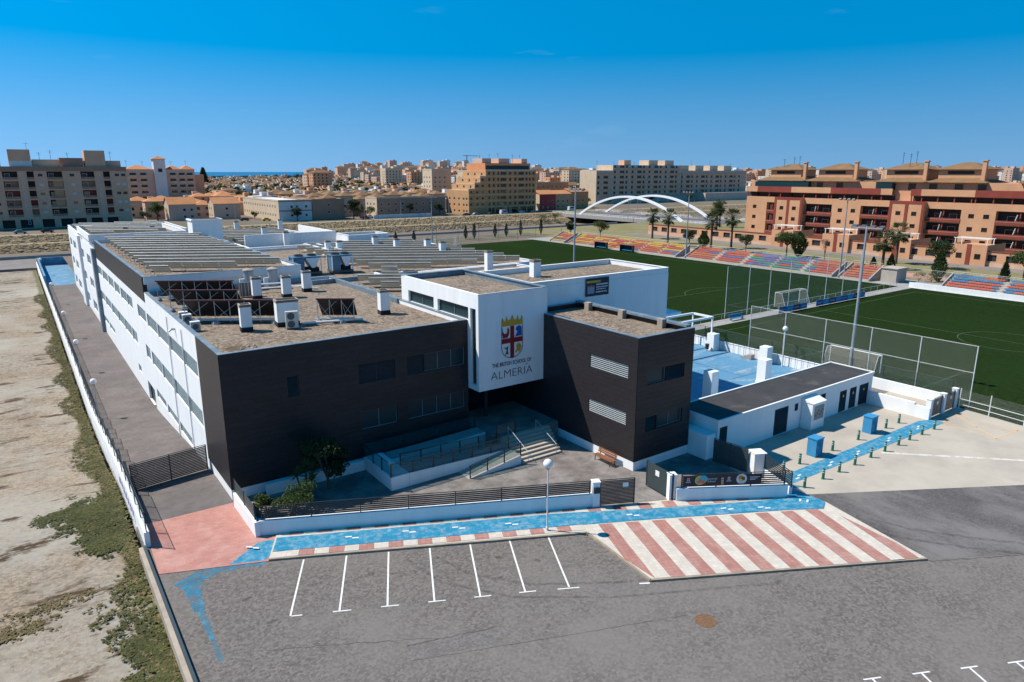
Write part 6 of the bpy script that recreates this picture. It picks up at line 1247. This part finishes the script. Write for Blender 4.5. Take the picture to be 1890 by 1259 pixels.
for k, (a, b, h, lb) in enumerate(((171.3, 121, 8, 'leftmost fan palm behind the long stand'), (163, 106.4, 8.6, 'tall fan palm before the garden wall, second from left'), (161, 87.4, 8.2, 'fan palm beside the round clipped bush'), (167.6, 85.1, 9.3, 'tall fan palm right of the round clipped bush'), (207, 122, 9, 'fan palm at the left end of the terracotta apartments'), (204, 119.5, 9.6, 'second fan palm at the left end of the terracotta apartments'), (158.6, 34.6, 6.8, 'left palm of the pair near the short red stand'), (171.1, 37.5, 7.8, 'right palm of the pair near the short red stand'), (232, 140, 9, 'palm behind the end of the terracotta apartments'))): palm(lb, (a, b, .01), h, k + 1)
for k, (a, b, h) in enumerate(((117.1, 157, 4.6), (120, 156, 5.4), (129.4, 157, 4.8), (134.3, 157, 4.6), (140.7, 157, 5.6), (149.7, 156.5, 6), (88, 152, 4.2), (96, 155, 4.0))): cone_tree('cypress_tree', 'slim dark cypress beyond the far goal, %s from left' % ORD[[6, 7].index(k - 0) if False else (k + 2 if k < 6 else k - 6)], (a, b, 0), h, .75, seed=k, n=420, leaf=.24, group='cypresses beyond the far goal')
cone_tree('clipped_bush', 'big round clipped bush among the palms', (160.7, 90, 0), 4.8, 1.9, 'leaf_mid', 20, 1100, .3, .5, base=.02)
tree('umbrella_pine', 'umbrella pine with leaning trunk behind the stands', (159.6, 61, 0), 7.0, 3.6, 'leaf_mid', .5, 21, 1.2); cone_tree('dense_bush', 'dense upright green bush beside the umbrella pine', (164, 60.2, 0), 6.6, 2.3, 'leaf_mid', 22, 1400, .34, .55, base=.02)
tree('small_tree', 'small dark tree left of the umbrella pine', (161.7, 75.6, 0), 5, 2.2, 'leaf_dark', .4, 23); tree('olive_tree', 'grey green olive tree beside the tall palm', (160.6, 95.5, 0), 5.4, 2.3, 'leaf_dark', .4, 24); tree('park_tree', 'yellow green tree behind the far end of the long stand', (158, 133, 0), 6, 3.2, 'leaf_yellow', .35, 25); tree('park_tree', 'dark tree behind the smallest far stand', (150, 140, 0), 6.5, 2.2, 'leaf_dark', .3, 26)
cone_tree('columnar_tree', 'tall dense columnar tree beside the tan hut', (148, 17.5, 0), 6.6, 1.6, 'leaf_mid', 27, 1100, .3, .45, base=.02); tree('spreading_tree', 'spreading dark tree right of the columnar tree', (170, 27, 0), 6.5, 3.6, 'leaf_dark', .45, 28, 1.2); tree('spreading_tree', 'spreading pine behind the blue and red stand', (166, 8, 0), 6.2, 3.8, 'leaf_mid', .45, 29, 1.2); cone_tree('cone_tree', 'small pointed conifer behind the short red stand', (152, 29.5, 0), 4.4, 1.3, 'leaf_dark', 30, 600, .28, .15); cone_tree('cone_tree', 'small pointed conifer below the palm pair', (153, 34, 0), 3.2, 1.1, 'leaf_dark', 31, 500, .26, .15); cone_tree('cone_tree', 'narrow conifer behind the blue and red stand', (152, 6.8, 0), 5.2, 1.1, 'leaf_dark', 32, 600, .28, .25)
for k, (a, b) in enumerate(((144.4, 19.6), (145.5, 17.6), (147.5, 15), (150.5, 13.4))): tree('shrub', 'low leafy shrub beside the tan hut, %s from left' % ORD[k], (a, b, 0), 2.2, 1.5, ('leaf_yellow', 'leaf_mid')[k % 2], .15, 40 + k, .6, 5, group='shrubs beside the tan hut', cat='shrub')
bt_ = thing('bare_tree', 'leafless pale tree beside a floodlight mast', 'tree', (157, 48.5, 0)); mb = MB(); rnd = random.Random(3)
def branch(p, d, L, r, n):
    q = p + d * L; mb.tube(p, q, r, 5, r2=r * .65)
    if n: [branch(q, (d + Vector((rnd.uniform(-.7, .7), rnd.uniform(-.7, .7), rnd.uniform(-.1, .5)))).normalized(), L * .72, r * .62, n - 1) for _ in range(3)]
branch(Vector((0, 0, 0)), Vector((0, 0, 1)), 2.2, .14, 4); mb.obj('branches', 'bark', bt_)
# river bank and town trees near the road
for k, (a, b, h, r, m, lb) in enumerate(((47, 322, 9.5, 4.6, 'leaf_mid', 'big round green tree left of the pink houses'), (99.5, 278, 7, 2.6, 'leaf_dark', 'dark tree before the white terrace end'), (127.5, 278, 10, 3.6, 'leaf_dark', 'tall dark tree between brown and tan terraces'), (133, 283, 6.5, 3.2, 'leaf_mid', 'bushy green tree behind the red car'), (138, 282, 5.5, 3, 'leaf_mid', 'bushy green tree right of the red car'), (158, 276.5, 7.5, 2.4, 'leaf_dark', 'dark street tree before the tan terrace'), (175, 276.5, 7, 2.4, 'leaf_dark', 'second dark street tree before the tan terrace'), (40, 312, 5, 3, 'leaf_dark', 'low dark bush beside the left slab'), (86, 300, 4, 2, 'leaf_dark', 'small tree at the mouth of the terrace street'), (222, 247, 3.4, 3.6, 'leaf_yellow', 'yellow green scrub on the river bank near the bridge'), (229, 246, 3.6, 3.4, 'leaf_mid', 'green scrub beside the bridge abutment'), (300, 300, 6, 2.6, 'leaf_mid', 'street tree before the grey slab left'), (380, 318, 6.5, 2.6, 'leaf_mid', 'street tree before the grey slab middle'), (420, 316, 6, 2.6, 'leaf_mid', 'street tree before the grey slab right'), (330, 312, 6, 2.6, 'leaf_yellow', 'pale street tree before the grey slab'))): tree('street_tree', lb, (a, b, 0 if b > 260 else -3), h, r, m, .3, 60 + k, .7, 7, leaf=h * .07)
cone_tree('araucaria_tree', 'tall dark araucaria standing above the far roofs', (187, 870, 0), 27, 7, 'leaf_dark', 90, 1500, 1.6, .12)
# forecourt planting
tree('ficus_tree', 'dark ficus tree in the shade of the front block', (6.3, -2.2, 0), 4.4, 2.0, 'leaf_dark', .2, 50, 1.6, 9, leaf=.22); tree('round_shrub', 'round green shrub in the front corner bed', (3.0, -4.5, 0), 2.1, 1.45, 'leaf_mid', .12, 51, 1.5, 7, leaf=.15, cat='shrub'); tree('round_shrub', 'small leafy shrub against the dark wall', (1.3, -3.4, 0), 1.5, .9, 'leaf_mid', .12, 52, 1.2, 5, leaf=.14, cat='shrub')
yc = thing('yucca_plant', 'spiky yellow green yucca beside the round shrub', 'yucca', (4.3, -3.2, 0)); tr = MB(); mb = MB(); rnd = random.Random(6)
for x, y, h in ((0, 0, 2.5), (.55, .3, 2.1), (-.6, .2, 2.0), (.2, -.5, 1.7)):
    tr.tube((x * .3, y * .3, 0), (x, y, h), .09, 6, r2=.06)
    for k in range(34):
        a = rnd.uniform(0, 6.283); e = rnd.uniform(-.2, 1.3); d = Vector((math.cos(a) * math.cos(e), math.sin(a) * math.cos(e), math.sin(e))); s = Vector((-math.sin(a), math.cos(a), 0)) * .035; p = Vector((x, y, h)); mb.add([p - s, p + s, p + d * .5 + s * 1.1, p + d * .85 + Vector((0, 0, -.05)), p + d * .5 - s * 1.1], [(0, 1, 2, 3, 4)])
tr.obj('stem', 'bark', yc); mb.obj('blades', 'leaf_yellow', yc)
# weeds along the outside of the wall and dry patches on the waste ground
def tufts(name, pts, m, hgt, sz, rnd, label):
    mb = MB()
    for x, y, z, k in pts:
        for _ in range(k):
            px, py = x + rnd.gauss(0, sz), y + rnd.gauss(0, sz); a = rnd.uniform(0, 6.283); h = hgt * rnd.uniform(.4, 1.3); w_ = h * rnd.uniform(.18, .4); lx, ly = rnd.uniform(-.5, .5) * h, rnd.uniform(-.5, .5) * h
            q = [(px + .9 * hgt * rnd.uniform(.5, 1.6) * math.cos(a + k_ * 2.09), py + .9 * hgt * rnd.uniform(.5, 1.6) * math.sin(a + k_ * 2.09), z + rnd.uniform(.05, .13)) for k_ in range(3)]; mb.add(q, [(0, 1, 2)])
    mb.obj(name, m, kind='stuff', label=label, cat='weeds')
rnd = random.Random(17); wz = lambda b: hl(b) - .55; gp = []; dp_ = []
for _ in range(3600):
    b = rnd.uniform(-24, 130); n_ = max(0, .5 + .5 * math.sin(b * .37 + 1.3 * math.sin(b * .13)) - .1); wd = .45 + 2.1 * n_ * (1.3 if b < 12 else .8); a = -6.62 - rnd.random() ** 1.4 * wd
    (gp if rnd.random() < .58 else dp_).append((a, b, wz(b), 6))
for cx, cy, sx_, sy_, n_ in ((-8.3, 4.2, .9, 1.3, 330), (-7.9, .2, .7, .9, 170), (-10.2, 5.6, .7, .4, 60), (-7.6, -13.0, .5, .8, 70), (-7.9, -16.2, .6, .7, 80), (-7.5, -19.5, .4, .8, 70)):
    for _ in range(n_): b = rnd.gauss(cy, sy_); gp.append((min(-6.62, rnd.gauss(cx, sx_)), b, wz(b), 12))
for cx, cy, sx_, sy_, n_ in ((-14, -8.0, 1.2, .35, 60), (-17.5, -9.6, 1.6, .4, 80), (-11, -6.3, .8, .3, 30)):
    for _ in range(n_): b = rnd.gauss(cy, sy_); dp_.append((rnd.gauss(cx, sx_), b, wz(b), 9))
tufts('weeds', gp, 'weed', .13, .16, rnd, 'green weeds along the foot of the lane wall'); tufts('dry_weeds', dp_, 'weed_dry', .12, .2, rnd, 'dry straw weeds along the foot of the lane wall')
# ------------------------------------------------------------------ the town behind
CAM = Vector((-10.08, -48.18)); FW = Vector((math.sin(R(35.6)), math.cos(R(35.6)))); RT = Vector((FW.y, -FW.x))
def place(px, dist): d = (FW + RT * ((px - 945) / 1275 / 1.0296)); return CAM + d * dist
HC = [(place(745, 1900), 190, 21), (place(640, 2300), 150, 10), (place(880, 2000), 180, 10), (place(1250, 2100), 450, 7), (place(1720, 1900), 450, 8)]
def hz(x, y): return sum(h * math.exp(-((x - c.x) ** 2 + (y - c.y) ** 2) / (2 * s * s)) for c, s, h in HC)
mb = MB(); nx, ny = 60, 22; g0 = []
for j in range(ny + 1):
    for i in range(nx + 1): q = place(100 + 2000 * i / nx, 1000 + 1800 * j / ny); g0.append((q.x, q.y, hz(q.x, q.y) - .9 + .9 * (0 < j < ny)))
mb.add(g0, [(j * (nx + 1) + i, j * (nx + 1) + i + 1, (j + 1) * (nx + 1) + i + 1, (j + 1) * (nx + 1) + i) for j in range(ny) for i in range(nx)]); mb.obj('hill', 'town_ground', kind='structure', smooth=True)
rnd = random.Random(23); WM = ['white_house', 'white_house', 'cream_wall', 'pink_wall', 'grey_block', 'tan_wall', 'white_house', 'grey_tan']; far_m = MB(); TM = ['white_house', 'cream_wall', 'pink_wall', 'grey_block', 'tan_wall', 'grey_tan', 'tan_roof', 'glass_dark', 'orange_brick']
KEEP = [(-30, 36, 255, 320), (44, 93, 255, 330), (88, 126, 255, 345), (110, 200, 255, 345), (190, 242, 255, 305), (240, 330, 255, 402), (330, 512, 310, 352), (45, 94, 415, 440)]
def far_house(mb, x, y, z, w_, d_, h, wi, roof, win=True):
    mb.box(x, x + w_, y, y + d_, z - 3, z + h, wi)
    if roof: hip(mb, x, x + w_, y, y + d_, z + h + .02, min(w_, d_) * .22, .4, 6)
    else: mb.box(x + w_ * .55, x + w_ * .85, y + d_ * .3, y + d_ * .7, z + h, z + h + 2.2, wi)
    if win:
        for zz in range(int(h / 3)):
            for k in range(max(1, int(w_ / 4))): u = x + 1 + k * 4; mb.box(u, u + 1.3, y - .06, y - .01, z + 1 + 3 * zz, z + 2.4 + 3 * zz, 7)
            for k in range(max(1, int(d_ / 5))): u = y + 1.2 + k * 5; mb.box(x - .06, x - .01, u, u + 1.3, z + 1 + 3 * zz, z + 2.4 + 3 * zz, 7)
NIND = 0; GRP = {}
def town(n, r0, r1, px0, px1, tall=0.0, ind=False, bias=1.0):
    global NIND
    for _ in range(n):
        px = rnd.uniform(px0, px1); dist = r0 + (r1 - r0) * rnd.random() ** bias; q = place(px, dist); x, y = round(q.x / 6) * 6 + rnd.uniform(-1, 1), round(q.y / 6) * 6 + rnd.uniform(-1, 1)
        w_, d_, h = rnd.uniform(7, 16), rnd.uniform(7, 13), rnd.choice((5.6, 6.2, 6.6, 8.5, 9.3))
        if rnd.random() < tall: w_, d_, h = rnd.uniform(14, 30), rnd.uniform(11, 16), rnd.uniform(14, 27)
        if y < 322 or any(a - w_ - 2 < x < b + 2 and c - d_ - 2 < y < e + 2 for a, b, c, e in KEEP): continue
        wi = rnd.choice((0, 0, 1, 1, 2, 2, 4, 4, 5)); roof = rnd.random() < .34
        if ind:
            m = MB(); far_house(m, 0, 0, 0, w_, d_, h, wi, roof); nm = ('white', 'cream', 'peach', 'grey', 'tan', 'drab')[wi]
            m.obj('town_house', TM, label='%s %s house in the town beyond the river' % (nm, 'brown roofed' if roof else 'flat roofed'), cat='house', group='%s %s houses of the town' % (nm, 'brown roofed' if roof else 'flat roofed'), loc=(x, y, hz(x, y)))
            KEEP.append((x, x + w_, y, y + d_)); NIND += 1
        else: far_house(far_m, x, y, hz(x, y) if dist > 900 else 0, w_, d_, h, wi, roof, dist < 1300)
for gb_ in range(332, 432, 14):                      # the streets right behind the riverside houses
    for ga_ in range(38, 335, 12):
        x, y = ga_ + rnd.uniform(-1, 1) + (gb_ // 14 % 2) * 5, gb_ + rnd.uniform(-1.5, 1.5); w_, d_, hh = rnd.uniform(9, 11.5), rnd.uniform(8.5, 10.5), rnd.choice((5.8, 6.4, 8.6, 9.2))
        if rnd.random() < .1 or any(a - w_ < x < b and c - d_ < y < e_ for a, b, c, e_ in KEEP): continue
        wi = rnd.choice((0, 0, 1, 1, 2, 2, 4)); roof = rnd.random() < (.55 if x < 110 else .4); m = MB(); far_house(m, 0, 0, 0, w_, d_, hh, wi, roof); nm = ('white', 'cream', 'peach', 'grey', 'tan', 'drab')[wi]; md = list(TM)
        if x < 125: md[6] = 'roof_orange'
        q_ = 'orange roofed' if roof and x < 125 else 'brown roofed' if roof else 'flat roofed'; side = 'behind the pink gabled houses' if x < 95 else 'behind the brown and tan terraces' if x < 200 else 'behind the orange and red buildings'
        m.obj('street_house', md, label='%s %s house %s' % (nm, q_, side), cat='house', group='%s %s houses %s' % (nm, q_, side), loc=(x, y, 0)); KEEP.append((x, x + w_, y, y + d_)); NIND += 1
town(330, 430, 700, 180, 1420, 0, True); town(200, 500, 1000, 1330, 1960, .10, True)
town(2600, 600, 1300, 560, 1950, .03); town(1000, 600, 1300, 220, 560, 0); town(3600, 1250, 2500, 560, 1950, .04); town(260, 800, 1500, 930, 1950, .9); town(700, 1500, 2300, 620, 900, .08); town(300, 900, 1900, 230, 520, 0)
far_m.obj('town', TM, kind='stuff', label='dense mass of far pale houses below the skyline', cat='town')
tm = MB()
for _ in range(1300):
    px = rnd.uniform(200, 1900); dist = rnd.uniform(400, 2300); q = place(px, dist)
    if px < 560 and rnd.random() < .5: dist = rnd.uniform(600, 2600); q = place(px, dist)
    if q.y < 340 or any(a < q.x < b and c < q.y < e for a, b, c, e in KEEP): continue
    s = rnd.uniform(2.5, 5.5); leaves(tm, (q.x, q.y, (hz(q.x, q.y) if dist > 900 else 0) + s), (s, s, s * 1.1), 46, s * .7, rnd, shell=.2)
for _ in range(700):
    px = rnd.uniform(340, 640); dist = rnd.uniform(1900, 3300); q = place(px, dist); s = rnd.uniform(2, 4); leaves(tm, (q.x, q.y, s * .7), (s * 3, s * 3, s), 26, s * .9, rnd, shell=.2)
for _ in range(900):
    px = rnd.uniform(330, 1300); dist = rnd.uniform(520, 1300); q = place(px, dist); s = rnd.uniform(3.5, 6.5)
    if any(a - 2 < q.x < b + 2 and c - 2 < q.y < e + 2 for a, b, c, e in KEEP): continue
    leaves(tm, (q.x, q.y, s), (s, s, s), 70, s * .55, rnd, shell=.2)
tm.obj('town_trees', 'leaf_dark', kind='stuff', label='dark trees scattered between the far houses', cat='trees')
cr = thing('tower_crane', 'thin tower crane on the far skyline', 'crane', (*place(862, 1900), hz(*place(862, 1900)))); MB().box(-.8, .8, -.8, .8, 0, 40).obj('mast', 'steel_dark', cr); MB().box(-12, 34, -.6, .6, 38, 39.2).obj('jib', 'steel_dark', cr)
print('individual town houses', NIND)
